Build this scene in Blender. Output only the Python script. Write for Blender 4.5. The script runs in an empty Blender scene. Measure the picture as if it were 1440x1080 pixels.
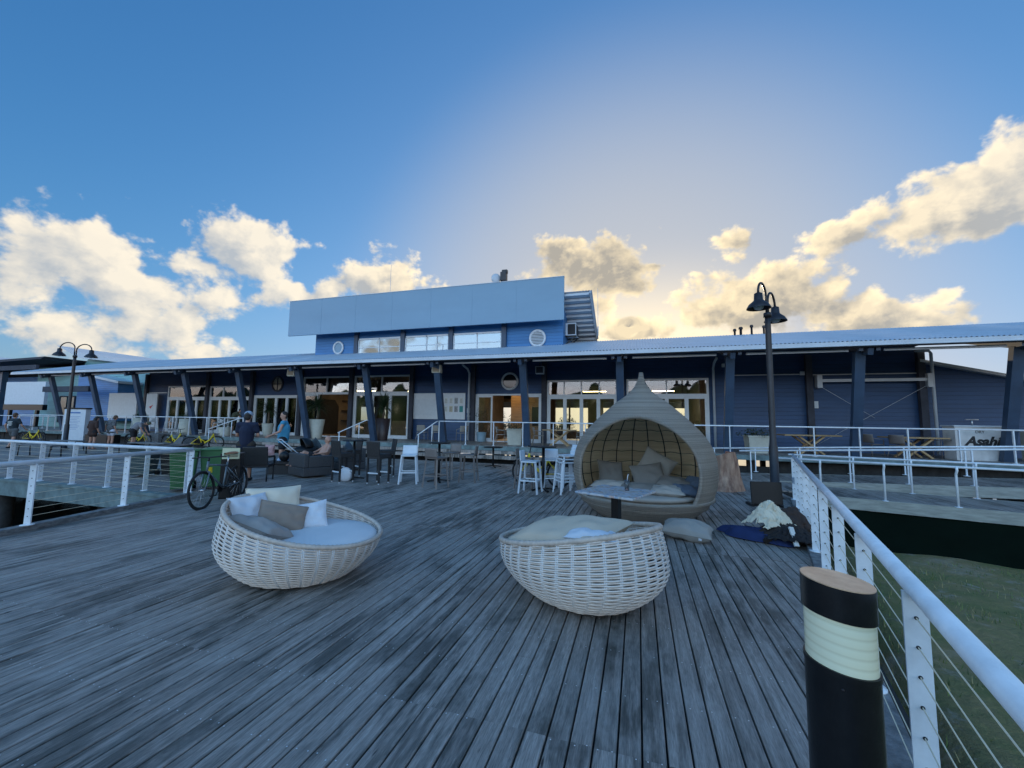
import bpy, math, random
from mathutils import Matrix, Vector, noise
random.seed(7)
SC = bpy.context.scene
COL = SC.collection
PI = math.pi

# ------------------------------------------------------------------ camera, sky, sun, exposure
cam = bpy.data.cameras.new("camera"); cam.sensor_width = 36.0; cam.lens = 36.0*568/1440
cam.clip_start = 0.05; cam.clip_end = 6000
cam_o = bpy.data.objects.new("camera", cam); COL.objects.link(cam_o); SC.camera = cam_o
cam_o.matrix_world = Matrix(((0.955, 0.013, 0.296, 0), (0.296, -0.092, -0.951, 0), (0.015, 0.996, -0.092, 1.65), (0, 0, 0, 1)))
_R = Matrix(((0.955, 0.013, 0.296), (0.296, -0.092, -0.951), (0.015, 0.996, -0.092)))
_q = _R.to_quaternion().normalized()
cam_o.matrix_world = Matrix.Translation((0, 0, 1.65)) @ _q.to_matrix().to_4x4()
SC.view_settings.view_transform = 'Standard'; SC.view_settings.look = 'None'
SC.view_settings.gamma = 1; SC.view_settings.exposure = 1.45; SC.view_settings.use_curve_mapping = False
SC.cycles.max_bounces = 7; SC.cycles.transparent_max_bounces = 16; SC.cycles.use_denoising = True

SUN_AZ, SUN_EL = math.radians(-1.0), math.radians(8.0)
sun = bpy.data.lights.new("sun", 'SUN'); sun.energy = 2.6; sun.angle = math.radians(0.5); sun.color = (1.0, 0.82, 0.58)
sun_o = bpy.data.objects.new("sun", sun); COL.objects.link(sun_o)
_sd = Vector((math.sin(SUN_AZ)*math.cos(SUN_EL), math.cos(SUN_AZ)*math.cos(SUN_EL), math.sin(SUN_EL)))
sun_o.rotation_euler = _sd.to_track_quat('Z', 'Y').to_euler(); sun_o.location = (0, 60, 30)

def build_world():
    w = bpy.data.worlds.new("World"); SC.world = w; w.use_nodes = True
    w.cycles.sampling_method = 'MANUAL'; w.cycles.sample_map_resolution = 512
    nt = w.node_tree; nt.nodes.clear()
    N = nt.nodes.new; L = nt.links.new
    out = N('ShaderNodeOutputWorld')
    sky = N('ShaderNodeTexSky'); sky.sky_type = 'NISHITA'; sky.sun_disc = False
    sky.sun_elevation = SUN_EL; sky.sun_rotation = SUN_AZ
    sky.air_density = 1.0; sky.dust_density = 1.2; sky.ozone_density = 4.0; sky.altitude = 0
    # --- cloud density group: in az/el (degrees), out density
    g = bpy.data.node_groups.new("cloud_density", 'ShaderNodeTree')
    g.interface.new_socket("P", in_out='INPUT', socket_type='NodeSocketVector')
    g.interface.new_socket("D", in_out='OUTPUT', socket_type='NodeSocketFloat')
    gn = g.nodes.new; gl = g.links.new
    gi = gn('NodeGroupInput'); go = gn('NodeGroupOutput')
    def gm(op, a, b=None, c=None, clamp=False):
        m = gn('ShaderNodeMath'); m.operation = op; m.use_clamp = clamp
        for i, x in enumerate((a, b, c)):
            if x is None: continue
            if isinstance(x, (int, float)): m.inputs[i].default_value = x
            else: gl(x, m.inputs[i])
        return m.outputs[0]
    acc = None
    for (az, el, ra, re, wt) in CLOUDS:
        v = gn('ShaderNodeVectorMath'); v.operation = 'MULTIPLY_ADD'
        gl(gi.outputs[0], v.inputs[0]); v.inputs[1].default_value = (1/ra, 1/re, 0); v.inputs[2].default_value = (-az/ra, -el/re, 0)
        ln = gn('ShaderNodeVectorMath'); ln.operation = 'LENGTH'; gl(v.outputs[0], ln.inputs[0])
        d = gm('MULTIPLY_ADD', ln.outputs['Value'], -wt, wt)
        acc = d if acc is None else gm('SMOOTH_MAX', acc, d, 0.22)
    mp = gn('ShaderNodeVectorMath'); mp.operation = 'MULTIPLY'; gl(gi.outputs[0], mp.inputs[0]); mp.inputs[1].default_value = (0.17, 0.225, 1)
    nz = gn('ShaderNodeTexNoise'); nz.noise_dimensions = '2D'; gl(mp.outputs[0], nz.inputs['Vector'])
    nz.inputs['Scale'].default_value = 1.0; nz.inputs['Detail'].default_value = 9; nz.inputs['Roughness'].default_value = 0.58; nz.inputs['Distortion'].default_value = 0.12
    mp2 = gn('ShaderNodeVectorMath'); mp2.operation = 'MULTIPLY'; gl(gi.outputs[0], mp2.inputs[0]); mp2.inputs[1].default_value = (0.34, 0.40, 1)
    vo = gn('ShaderNodeTexVoronoi'); vo.voronoi_dimensions = '2D'; vo.feature = 'SMOOTH_F1'; gl(mp2.outputs[0], vo.inputs['Vector'])
    vo.inputs['Scale'].default_value = 1.0; vo.inputs['Detail'].default_value = 3; vo.inputs['Roughness'].default_value = 0.5; vo.inputs['Smoothness'].default_value = 0.35
    puff = gm('MULTIPLY_ADD', vo.outputs['Distance'], -0.42, 0.20)
    d = gm('MULTIPLY_ADD', nz.outputs[0], 1.75, -0.80)
    d = gm('ADD', d, puff); d = gm('ADD', d, acc)
    gl(d, go.inputs[0])
    # --- direction to az/el
    tc = N('ShaderNodeTexCoord'); nm = N('ShaderNodeVectorMath'); nm.operation = 'NORMALIZE'; L(tc.outputs['Generated'], nm.inputs[0])
    sp = N('ShaderNodeSeparateXYZ'); L(nm.outputs[0], sp.inputs[0])
    def m(op, a, b=None, c=None, clamp=False):
        x = N('ShaderNodeMath'); x.operation = op; x.use_clamp = clamp
        for i, q in enumerate((a, b, c)):
            if q is None: continue
            if isinstance(q, (int, float)): x.inputs[i].default_value = q
            else: L(q, x.inputs[i])
        return x.outputs[0]
    az = m('MULTIPLY', m('ARCTAN2', sp.outputs[0], sp.outputs[1]), 57.29578)
    el = m('MULTIPLY', m('ARCSINE', sp.outputs[2]), 57.29578)
    cb = N('ShaderNodeCombineXYZ'); L(az, cb.inputs[0]); L(el, cb.inputs[1])
    # offset towards the sun
    sv = N('ShaderNodeVectorMath'); sv.operation = 'SUBTRACT'; sv.inputs[0].default_value = (-1, 13.0, 0); L(cb.outputs[0], sv.inputs[1])
    nv = N('ShaderNodeVectorMath'); nv.operation = 'NORMALIZE'; L(sv.outputs[0], nv.inputs[0])
    sc = N('ShaderNodeVectorMath'); sc.operation = 'MULTIPLY_ADD'; L(nv.outputs[0], sc.inputs[0]); sc.inputs[1].default_value = (1.5, 1.5, 0)
    up = N('ShaderNodeVectorMath'); up.operation = 'ADD'; L(cb.outputs[0], up.inputs[0]); up.inputs[1].default_value = (0, 1.3, 0)
    L(up.outputs[0], sc.inputs[2])
    g1 = N('ShaderNodeGroup'); g1.node_tree = g; L(cb.outputs[0], g1.inputs[0])
    g2 = N('ShaderNodeGroup'); g2.node_tree = g; L(sc.outputs[0], g2.inputs[0])
    D1, D2 = g1.outputs[0], g2.outputs[0]
    al = N('ShaderNodeMapRange'); al.interpolation_type = 'SMOOTHSTEP'; L(D1, al.inputs[0])
    al.inputs[1].default_value = -0.10; al.inputs[2].default_value = 0.30
    lit = m('ADD', m('MULTIPLY', m('SUBTRACT', D1, D2), .95), 0.56, clamp=True)
    core = N('ShaderNodeMapRange'); L(D1, core.inputs[0]); core.inputs[1].default_value = 0.10; core.inputs[2].default_value = 0.62
    # glow towards the sun (angular distance)
    sd = N('ShaderNodeVectorMath'); sd.operation = 'DOT_PRODUCT'; L(nm.outputs[0], sd.inputs[0]); sd.inputs[1].default_value = tuple(_sd)
    near = N('ShaderNodeMapRange'); near.interpolation_type = 'SMOOTHSTEP'; L(sd.outputs['Value'], near.inputs[0])
    near.inputs[1].default_value = math.cos(math.radians(48)); near.inputs[2].default_value = math.cos(math.radians(4))
    def mixc(f, a, b):
        x = N('ShaderNodeMix'); x.data_type = 'RGBA'; 
        if isinstance(f, (int, float)): x.inputs[0].default_value = f
        else: L(f, x.inputs[0])
        for i, q in ((6, a), (7, b)):
            if isinstance(q, tuple): x.inputs[i].default_value = q+(1,)
            else: L(q, x.inputs[i])
        return x.outputs[2]
    bright = mixc(near.outputs[0], (0.86, 0.77, 0.62), (1.22, 0.98, 0.60))
    dark = mixc(near.outputs[0], (0.40, 0.43, 0.46), (0.36, 0.33, 0.28))
    f = m('SUBTRACT', lit, m('MULTIPLY', core.outputs[0], m('MULTIPLY_ADD', near.outputs[0], 0.40, 0.14)), clamp=True)
    ccol = mixc(f, dark, bright)
    gam = N('ShaderNodeHueSaturation'); gam.inputs['Saturation'].default_value = SKY_SAT; gam.inputs['Value'].default_value = 1.0; L(sky.outputs[0], gam.inputs['Color'])
    tint = N('ShaderNodeMix'); tint.data_type = 'RGBA'; tint.blend_type = 'MULTIPLY'; tint.inputs[0].default_value = 1
    L(gam.outputs[0], tint.inputs[6]); tint.inputs[7].default_value = SKY_TINT+(1,)
    # film-like shoulder on the sky's brightness, so the glow round the hidden sun keeps its colour
    k1 = N('ShaderNodeVectorMath'); k1.operation = 'MULTIPLY'; L(tint.outputs[2], k1.inputs[0]); k1.inputs[1].default_value = (.2854,)*3
    k2 = N('ShaderNodeVectorMath'); k2.operation = 'MULTIPLY_ADD'; L(k1.outputs[0], k2.inputs[0]); k2.inputs[1].default_value = (.95, 1.05, 1.0); k2.inputs[2].default_value = (1, 1, 1)
    k3 = N('ShaderNodeVectorMath'); k3.operation = 'DIVIDE'; L(k1.outputs[0], k3.inputs[0]); L(k2.outputs[0], k3.inputs[1])
    k4 = N('ShaderNodeVectorMath'); k4.operation = 'MULTIPLY'; L(k3.outputs[0], k4.inputs[0]); k4.inputs[1].default_value = (.93/.2854, 1.02/.2854, 1.28/.2854)
    # fill light added: sky behind the camera multiplied up to brighten the foreground
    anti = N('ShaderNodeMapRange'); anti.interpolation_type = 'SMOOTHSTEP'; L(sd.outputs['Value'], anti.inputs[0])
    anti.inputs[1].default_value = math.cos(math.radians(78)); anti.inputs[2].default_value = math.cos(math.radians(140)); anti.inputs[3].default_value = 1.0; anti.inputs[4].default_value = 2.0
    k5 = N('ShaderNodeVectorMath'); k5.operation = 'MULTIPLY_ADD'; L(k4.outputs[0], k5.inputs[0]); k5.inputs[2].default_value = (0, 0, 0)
    L(mixc(m('SUBTRACT', anti.outputs[0], 1.0), (1.0, 1.0, 1.0), ANTI_FILL), k5.inputs[1])
    # pale haze and golden glow of the air round the hidden sun
    def ring(a, b, mx_):
        q = N('ShaderNodeMapRange'); q.interpolation_type = 'SMOOTHSTEP'; L(sd.outputs['Value'], q.inputs[0])
        q.inputs[1].default_value = math.cos(math.radians(a)); q.inputs[2].default_value = math.cos(math.radians(b)); q.inputs[4].default_value = mx_; return q.outputs[0]
    le = N('ShaderNodeMapRange'); le.interpolation_type = 'SMOOTHSTEP'; L(el, le.inputs[0]); le.inputs[1].default_value = 26; le.inputs[2].default_value = 3
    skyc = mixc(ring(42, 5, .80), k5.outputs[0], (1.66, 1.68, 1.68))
    skyc = mixc(m('MULTIPLY', ring(22, 2, .95), le.outputs[0]), skyc, (4.8, 3.85, 2.35))
    bgs = N('ShaderNodeBackground'); bgs.inputs['Strength'].default_value = SKY_STR; L(skyc, bgs.inputs['Color'])
    bgc = N('ShaderNodeBackground'); bgc.inputs['Strength'].default_value = CLOUD_STR; L(ccol, bgc.inputs['Color'])
    mx = N('ShaderNodeMixShader'); L(m('MULTIPLY', al.outputs[0], 0.96), mx.inputs[0]); L(bgs.outputs[0], mx.inputs[1]); L(bgc.outputs[0], mx.inputs[2])
    L(mx.outputs[0], out.inputs['Surface'])

ANTI_FILL = (9.4, 5.1, 3.9)
SKY_STR, SKY_SAT, SKY_TINT, CLOUD_STR = 0.12, 1.10, (0.90, 1.035, 1.01), 0.46
CLOUDS = [
(-63.3, 13.6, 7.9, 5.3, 0.84), (-67.9, 15.5, 4.5, 2.0, 0.64), (-61.1, 9.4, 8.1, 4.5, 0.55), (-51.4, 20.0, 5.6, 4.3, 1.00), (-54.6, 14.5, 6.1, 3.3, 0.64), (-64.6, 16.7, 2.7, 2.5, 0.80), (-47.5, 15.3, 3.9, 1.9, 0.60), (-42.2, 16.7, 2.6, 1.8, 0.80), (-35.1, 18.9, 6.8, 3.2, 1.00), (-67.0, 6.7, 3.7, 1.8, 0.15), (-57.9, 16.1, 3.0, 1.8, 0.50), (-5.8, 20.3, 8.7, 4.4, 1.00), (-10.3, 23.2, 4.1, 2.9, 0.90), (-0.4, 18.1, 3.1, 1.6, 0.70), (11.6, 22.3, 2.4, 2.0, 0.70), (2.4, 20.6, 1.6, 0.7, 0.70), (32.0, 20.5, 7.1, 4.0, 1.10), (35.3, 23.1, 2.7, 3.5, 1.00), (22.9, 20.2, 3.8, 2.0, 0.80), (14.1, 14.4, 12.2, 3.6, 1.00), (23.7, 11.8, 8.9, 2.4, 0.90), (0.9, 12.7, 6.9, 2.1, 0.80), (28.8, 10.3, 4.3, 1.0, 0.70), (17.8, 17.1, 4.4, 2.0, 0.70), (26.3, 21.7, 3.5, 1.9, 0.70), (8.5, 17.2, 4.2, 2.0, 0.60), (120.0, 18.0, 25.0, 8.0, 0.80), (170.0, 22.0, 24.0, 9.0, 0.80), (-130.0, 16.0, 24.0, 8.0, 0.80), (78.0, 14.0, 16.0, 8.0, 0.80)
]  # entries at the end lie out of view, clouds added as fill light
build_world()

# ------------------------------------------------------------------ mesh helpers
class MB:
    """collects shapes; build() links them as one mesh object"""
    def __init__(s): s.v = []; s.f = []; s.mi = []; s.sm = []; s.m = 0
    def add(s, vs, fs, sm=False):
        o = len(s.v); s.v += [tuple(p) for p in vs]
        for q in fs: s.f.append(tuple(i+o for i in q)); s.mi.append(s.m); s.sm.append(sm)
        return o
    def xf(s, M, i0=0):
        for i in range(i0, len(s.v)): s.v[i] = tuple(M @ Vector(s.v[i]))
        return s
    def bx(s, x0, x1, y0, y1, z0, z1, M=None):
        vs = [Vector((x, y, z)) for x in (x0, x1) for y in (y0, y1) for z in (z0, z1)]
        if M: vs = [M @ p for p in vs]
        s.add(vs, [(0, 1, 3, 2), (4, 6, 7, 5), (0, 4, 5, 1), (2, 3, 7, 6), (0, 2, 6, 4), (1, 5, 7, 3)]); return s
    def box(s, c, d, rz=0, rx=0, ry=0):
        M = Matrix.Translation(c) @ Matrix.Rotation(rz, 4, 'Z') @ Matrix.Rotation(ry, 4, 'Y') @ Matrix.Rotation(rx, 4, 'X')
        return s.bx(-d[0]/2, d[0]/2, -d[1]/2, d[1]/2, -d[2]/2, d[2]/2, M)
    def beam(s, p0, p1, w, h, up=(0, 0, 1)):
        p0, p1 = Vector(p0), Vector(p1); d = (p1-p0); ln = d.length; d.normalize()
        u = Vector(up); x = d.cross(u)
        if x.length < 1e-4: x = Vector((1, 0, 0))
        x.normalize(); z = x.cross(d)
        M = Matrix.Translation(p0) @ Matrix((x, d, z)).transposed().to_4x4()
        return s.bx(-w/2, w/2, 0, ln, -h/2, h/2, M)
    def tube(s, pts, r, n=8, closed=False, caps=True):
        pts = [Vector(p) for p in pts]; k = len(pts); rs = r if isinstance(r, (list, tuple)) else [r]*k
        rings = []; ref = None
        for i, p in enumerate(pts):
            if closed: t = pts[(i+1) % k]-pts[i-1]
            else: t = pts[min(i+1, k-1)]-pts[max(i-1, 0)]
            if t.length < 1e-9: t = Vector((0, 0, 1))
            t.normalize()
            if ref is None:
                ref = t.orthogonal().normalized()
            else:
                ref = ref-t*ref.dot(t)
                ref = ref.normalized() if ref.length > 1e-6 else t.orthogonal().normalized()
            b = t.cross(ref)
            rings.append([p+(ref*math.cos(2*PI*j/n)+b*math.sin(2*PI*j/n))*rs[i] for j in range(n)])
        vs = [q for rg in rings for q in rg]; fs = []
        for i in range(k if closed else k-1):
            a, b2 = i*n, ((i+1) % k)*n
            for j in range(n): fs.append((a+j, a+(j+1) % n, b2+(j+1) % n, b2+j))
        if caps and not closed:
            fs.append(tuple(range(n))[::-1]); fs.append(tuple((k-1)*n+j for j in range(n)))
        s.add(vs, fs, True); return s
    def cyl(s, p0, p1, r0, r1=None, n=16): return s.tube([p0, p1], [r0, r0 if r1 is None else r1], n)
    def cap(s, p0, p1, r0, r1, n=10):
        p0, p1 = Vector(p0), Vector(p1); d = (p1-p0)
        if d.length < 1e-5: d = Vector((0, 0, 1e-4))
        d = d.normalized(); pts = []; rs = []
        for a in (90, 60, 30): pts.append(p0-d*r0*math.sin(math.radians(a))); rs.append(max(r0*math.cos(math.radians(a)), 1e-4))
        pts.append(p0); rs.append(r0); pts.append(p1); rs.append(r1)
        for a in (30, 60, 90): pts.append(p1+d*r1*math.sin(math.radians(a))); rs.append(max(r1*math.cos(math.radians(a)), 1e-4))
        return s.tube(pts, rs, n)
    def lathe(s, prof, c=(0, 0, 0), n=24, cap=True):
        vs = []; fs = []; k = len(prof)
        for r, z in prof:
            for j in range(n): vs.append((c[0]+r*math.cos(2*PI*j/n), c[1]+r*math.sin(2*PI*j/n), c[2]+z))
        for i in range(k-1):
            for j in range(n): fs.append((i*n+j, i*n+(j+1) % n, (i+1)*n+(j+1) % n, (i+1)*n+j))
        if cap: fs.append(tuple(range(n))[::-1]); fs.append(tuple((k-1)*n+j for j in range(n)))
        s.add(vs, fs, True); return s
    def ell(s, c, r, n=14, m=8, M=None):
        prof = [(max(math.sin(PI*i/m), 1e-3), -math.cos(PI*i/m)) for i in range(m+1)]; i0 = len(s.v)
        s.lathe(prof, (0, 0, 0), n); T = Matrix.Translation(c) @ (M or Matrix()) @ Matrix.Diagonal((r[0], r[1], r[2], 1)); s.xf(T, i0); return s
    def grid(s, fn, nu, nv, cu=False, sm=True):
        vs = [fn(i/nu, j/nv) for i in range(nu if cu else nu+1) for j in range(nv+1)]; fs = []
        k = nu if cu else nu+1
        for i in range(nu):
            for j in range(nv): a, b = i*(nv+1)+j, ((i+1) % k)*(nv+1)+j; fs.append((a, b, b+1, a+1))
        s.add(vs, fs, sm); return s
    def prism(s, poly, M=None, d=1.0):
        """poly in local xz-plane, extruded d along local y"""
        n = len(poly); vs = [Vector((x, 0, z)) for x, z in poly]+[Vector((x, d, z)) for x, z in poly]
        if M: vs = [M @ p for p in vs]
        s.add(vs, [tuple(range(n))[::-1], tuple(range(n, 2*n))]+[(i, (i+1) % n, (i+1) % n+n, i+n) for i in range(n)]); return s
    def mesh(s, name, mats):
        me = bpy.data.meshes.new(name); me.from_pydata(s.v, [], s.f); 
        for m_ in (mats if isinstance(mats, (list, tuple)) else [mats]): me.materials.append(m_)
        me.polygons.foreach_set('material_index', s.mi); me.polygons.foreach_set('use_smooth', s.sm)
        import bmesh
        b = bmesh.new(); b.from_mesh(me); bmesh.ops.recalc_face_normals(b, faces=b.faces); b.to_mesh(me); b.free()
        me.update(); return me
    def build(s, name, mats, parent=None, bevel=0, label=None):
        o = bpy.data.objects.new(name, s.mesh(name, mats)); COL.objects.link(o)
        if parent: o.parent = parent
        if bevel:
            b = o.modifiers.new('bevel', 'BEVEL'); b.width = bevel; b.segments = 2; b.limit_method = 'ANGLE'; b.angle_limit = math.radians(50)
        if label: o['label'] = label
        return o

def smoothobj(o, levels=1):
    m = o.modifiers.new('sub', 'SUBSURF'); m.levels = levels; m.render_levels = levels; return o
def thing(name, label, cat, loc=(0, 0, 0), rz=0, group=None):
    o = bpy.data.objects.new(name, None); COL.objects.link(o); o.empty_display_size = .2
    o.location = loc; o.rotation_euler = (0, 0, rz); o['label'] = label; o['category'] = cat
    if group: o['group'] = group
    return o
def tag(o, label, cat, group=None):
    o['label'] = label; o['category'] = cat
    if group: o['group'] = group
    return o
def struct(o): o['kind'] = 'structure'; return o
def dup(root, loc, rz, label, scale=None):
    def cp(o, par):
        c = o.copy(); COL.objects.link(c); c.parent = par
        for ch in kids.get(o.name, []): cp(ch, c)
        return c
    kids = {}
    for o in SC.objects:
        if o.parent: kids.setdefault(o.parent.name, []).append(o)
    r = cp(root, None); r.location = loc; r.rotation_euler = (0, 0, rz); r['label'] = label
    if scale: r.scale = scale
    return r

# ------------------------------------------------------------------ materials
def mat(name, col, rough=0.6, metal=0.0, var=0.0, vs=6.0, bump=0.0, bs=40.0, col2=None, spec=0.5, stretch=(1, 1, 1), emit=None, trans=0):
    m = bpy.data.materials.new(name); m.use_nodes = True; nt = m.node_tree; b = nt.nodes['Principled BSDF']; L = nt.links.new
    b.inputs['Base Color'].default_value = tuple(col)+(1,); b.inputs['Roughness'].default_value = rough; b.inputs['Metallic'].default_value = metal
    b.inputs['Specular IOR Level'].default_value = spec
    if trans: b.inputs['Transmission Weight'].default_value = trans
    if var or bump:
        tc = nt.nodes.new('ShaderNodeTexCoord'); mp = nt.nodes.new('ShaderNodeMapping'); mp.inputs['Scale'].default_value = stretch; L(tc.outputs['Object'], mp.inputs[0])
    if var:
        nz = nt.nodes.new('ShaderNodeTexNoise'); nz.inputs['Scale'].default_value = vs; nz.inputs['Detail'].default_value = 6; nz.inputs['Roughness'].default_value = .6; L(mp.outputs[0], nz.inputs[0])
        r = nt.nodes.new('ShaderNodeValToRGB'); r.color_ramp.elements[0].position = .3; r.color_ramp.elements[1].position = .72
        c2 = col2 or tuple(c*(1-var) for c in col)
        r.color_ramp.elements[0].color = tuple(c2)+(1,); r.color_ramp.elements[1].color = tuple(min(c*(1+var*.5), 1) for c in col)+(1,)
        L(nz.outputs[0], r.inputs[0]); L(r.outputs[0], b.inputs['Base Color'])
    if bump:
        n2 = nt.nodes.new('ShaderNodeTexNoise'); n2.inputs['Scale'].default_value = bs; n2.inputs['Detail'].default_value = 4; L(mp.outputs[0], n2.inputs[0])
        bp = nt.nodes.new('ShaderNodeBump'); bp.inputs['Strength'].default_value = bump; bp.inputs['Distance'].default_value = .01; L(n2.outputs[0], bp.inputs['Height']); L(bp.outputs[0], b.inputs['Normal'])
    if emit: b.inputs['Emission Color'].default_value = tuple(emit[:3])+(1,); b.inputs['Emission Strength'].default_value = emit[3]
    return m

def node_mat(name, rough=.6):
    m = bpy.data.materials.new(name); m.use_nodes = True; nt = m.node_tree; b = nt.nodes['Principled BSDF']; b.inputs['Roughness'].default_value = rough
    N = nt.nodes.new; L = nt.links.new
    def mm(op, a, b_=None, c=None, clamp=False):
        x = N('ShaderNodeMath'); x.operation = op; x.use_clamp = clamp
        for i, q in enumerate((a, b_, c)):
            if q is None: continue
            if isinstance(q, (int, float)): x.inputs[i].default_value = q
            else: L(q, x.inputs[i])
        return x.outputs[0]
    def noise_(vec, scale, det=5, rough=.55, dist=0):
        x = N('ShaderNodeTexNoise'); x.inputs['Scale'].default_value = scale; x.inputs['Detail'].default_value = det; x.inputs['Roughness'].default_value = rough; x.inputs['Distortion'].default_value = dist; L(vec, x.inputs['Vector']); return x.outputs[0]
    def ramp(f, stops):
        x = N('ShaderNodeValToRGB'); e = x.color_ramp.elements
        while len(e) < len(stops): e.new(.5)
        for i, (p, c) in enumerate(stops): e[i].position = p; e[i].color = tuple(c)+(1,) if len(c) == 3 else c
        L(f, x.inputs[0]); return x.outputs[0]
    def mix(f, a, b_, bt='MIX'):
        x = N('ShaderNodeMix'); x.data_type = 'RGBA'; x.blend_type = bt
        if isinstance(f, (int, float)): x.inputs[0].default_value = f
        else: L(f, x.inputs[0])
        for i, q in ((6, a), (7, b_)):
            if isinstance(q, tuple): x.inputs[i].default_value = q+(1,)
            else: L(q, x.inputs[i])
        return x.outputs[2]
    def bump(h, st=.5, dist=.01):
        x = N('ShaderNodeBump'); x.inputs['Strength'].default_value = st; x.inputs['Distance'].default_value = dist; L(h, x.inputs['Height']); L(x.outputs[0], b.inputs['Normal'])
    tc = N('ShaderNodeTexCoord')
    def scaled(v): x = N('ShaderNodeVectorMath'); x.operation = 'MULTIPLY'; L(tc.outputs['Object'], x.inputs[0]); x.inputs[1].default_value = v; return x.outputs[0]
    class K: pass
    k = K(); k.m = m; k.b = b; k.N = N; k.L = L; k.mm = mm; k.noise = noise_; k.ramp = ramp; k.mix = mix; k.bump = bump; k.scaled = scaled; k.obj = tc.outputs['Object']; k.nt = nt
    return k

PITCH = 0.12
def deck_mat():
    k = node_mat('weathered_deck', .62)
    sp = k.N('ShaderNodeSeparateXYZ'); k.L(k.obj, sp.inputs[0]); X, Y = sp.outputs[0], sp.outputs[1]
    pid = k.mm('FLOOR', k.mm('DIVIDE', X, PITCH)); sec = k.mm('FLOOR', k.mm('DIVIDE', k.mm('SUBTRACT', Y, 5.85), 3.6))
    key = k.mm('MULTIPLY_ADD', sec, 17.31, pid)
    wn = k.N('ShaderNodeTexWhiteNoise'); wn.noise_dimensions = '1D'; k.L(key, wn.inputs['W'])
    off = k.N('ShaderNodeCombineXYZ'); k.L(X, off.inputs[0]); k.L(k.mm('MULTIPLY_ADD', wn.outputs['Value'], 37.0, Y), off.inputs[1]); k.L(key, off.inputs[2])
    def sv(v): x = k.N('ShaderNodeVectorMath'); x.operation = 'MULTIPLY'; k.L(off.outputs[0], x.inputs[0]); x.inputs[1].default_value = v; return x.outputs[0]
    grain = k.noise(sv((38, 1.5, 3.1)), 1.0, 8, .68)
    fine = k.noise(sv((190, 14.0, 1.7)), 1.0, 5, .65)
    blot = k.noise(sv((9, 1.1, .77)), 1.0, 5, .62)
    base = k.ramp(grain, [(.25, (.092, .076, .064)), (.40, (.232, .196, .170)), (.64, (.415, .356, .315))])
    base = k.mix(k.mm('MULTIPLY', k.ramp(fine, [(.40, (0, 0, 0)), (.75, (1, 1, 1))]), .75), base, (.050, .050, .048), 'MIX')
    tone = k.mm('MULTIPLY_ADD', wn.outputs['Value'], .45, .92)
    tv = k.N('ShaderNodeCombineXYZ')
    for i in range(3): k.L(tone, tv.inputs[i])
    base = k.mix(1.0, base, tv.outputs[0], 'MULTIPLY')
    # slightly brown boards here and there
    base = k.mix(k.mm('MULTIPLY', k.mm('GREATER_THAN', wn.outputs['Value'], .72), .30), base, (.17, .145, .13))
    # green-black mould patches along the boards
    big = k.noise(k.scaled((1.5, .55, 1)), 1.0, 6, .68, .4)
    mould = k.mm('MULTIPLY', k.ramp(big, [(.44, (0, 0, 0)), (.56, (1, 1, 1))]), k.ramp(blot, [(.43, (0, 0, 0)), (.54, (1, 1, 1))]))
    base = k.mix(k.mm('MULTIPLY', mould, .74), base, (.022, .025, .020))
    knots = k.noise(sv((16, 3.5, 5.3)), 1.0, 2, .5)
    base = k.mix(k.ramp(knots, [(.76, (0, 0, 0)), (.80, (1, 1, 1))]), base, (.016, .015, .014))
    dust = k.noise(k.scaled((3, 2, 1)), 1.0, 7, .7)
    base = k.mix(k.mm('MULTIPLY', k.ramp(dust, [(.50, (0, 0, 0)), (.72, (1, 1, 1))]), .42), base, (.48, .43, .39))
    k.L(base, k.b.inputs['Base Color'])
    k.L(k.mm('MULTIPLY_ADD', grain, -.25, .62), k.b.inputs['Roughness'])
    k.b.inputs['Specular IOR Level'].default_value = .5
    k.bump(k.mm('ADD', grain, k.mm('MULTIPLY', fine, .7)), .65, .004)
    return k.m

def clad_mat(name, col, pitch=.16, rough=.5, dirt=.25):
    """horizontal weatherboards: saw-tooth relief in z"""
    k = node_mat(name, rough); sp = k.N('ShaderNodeSeparateXYZ'); k.L(k.obj, sp.inputs[0])
    saw = k.mm('FRACT', k.mm('DIVIDE', sp.outputs[2], pitch))
    n = k.noise(k.scaled((.5, .5, 2.5)), 1.0, 6, .65)
    c = k.ramp(n, [(.3, tuple(x*(1-dirt) for x in col)), (.7, tuple(min(1, x*(1+dirt*.5)) for x in col))])
    groove = k.ramp(saw, [(.0, (1, 1, 1)), (.93, (1, 1, 1)), (.97, (.45, .45, .45))])
    c = k.mix(1.0, c, groove, 'MULTIPLY')
    k.L(c, k.b.inputs['Base Color']); k.bump(k.mm('SUBTRACT', 1.0, saw), .9, .03); return k.m

def glass_mat(name, tint, refl=.10):
    m = bpy.data.materials.new(name); m.use_nodes = True; nt = m.node_tree; nt.nodes.clear(); N = nt.nodes.new; L = nt.links.new
    o = N('ShaderNodeOutputMaterial'); t = N('ShaderNodeBsdfTransparent'); t.inputs[0].default_value = tuple(tint)+(1,)
    g = N('ShaderNodeBsdfGlossy'); g.inputs['Roughness'].default_value = .02; g.inputs['Color'].default_value = (.9, .95, 1, 1)
    fr = N('ShaderNodeFresnel'); fr.inputs[0].default_value = 1.5
    ad = N('ShaderNodeMath'); ad.operation = 'ADD'; ad.use_clamp = True; L(fr.outputs[0], ad.inputs[0]); ad.inputs[1].default_value = refl
    mx = N('ShaderNodeMixShader'); L(ad.outputs[0], mx.inputs[0]); L(t.outputs[0], mx.inputs[1]); L(g.outputs[0], mx.inputs[2]); L(mx.outputs[0], o.inputs[0]); return m

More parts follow.
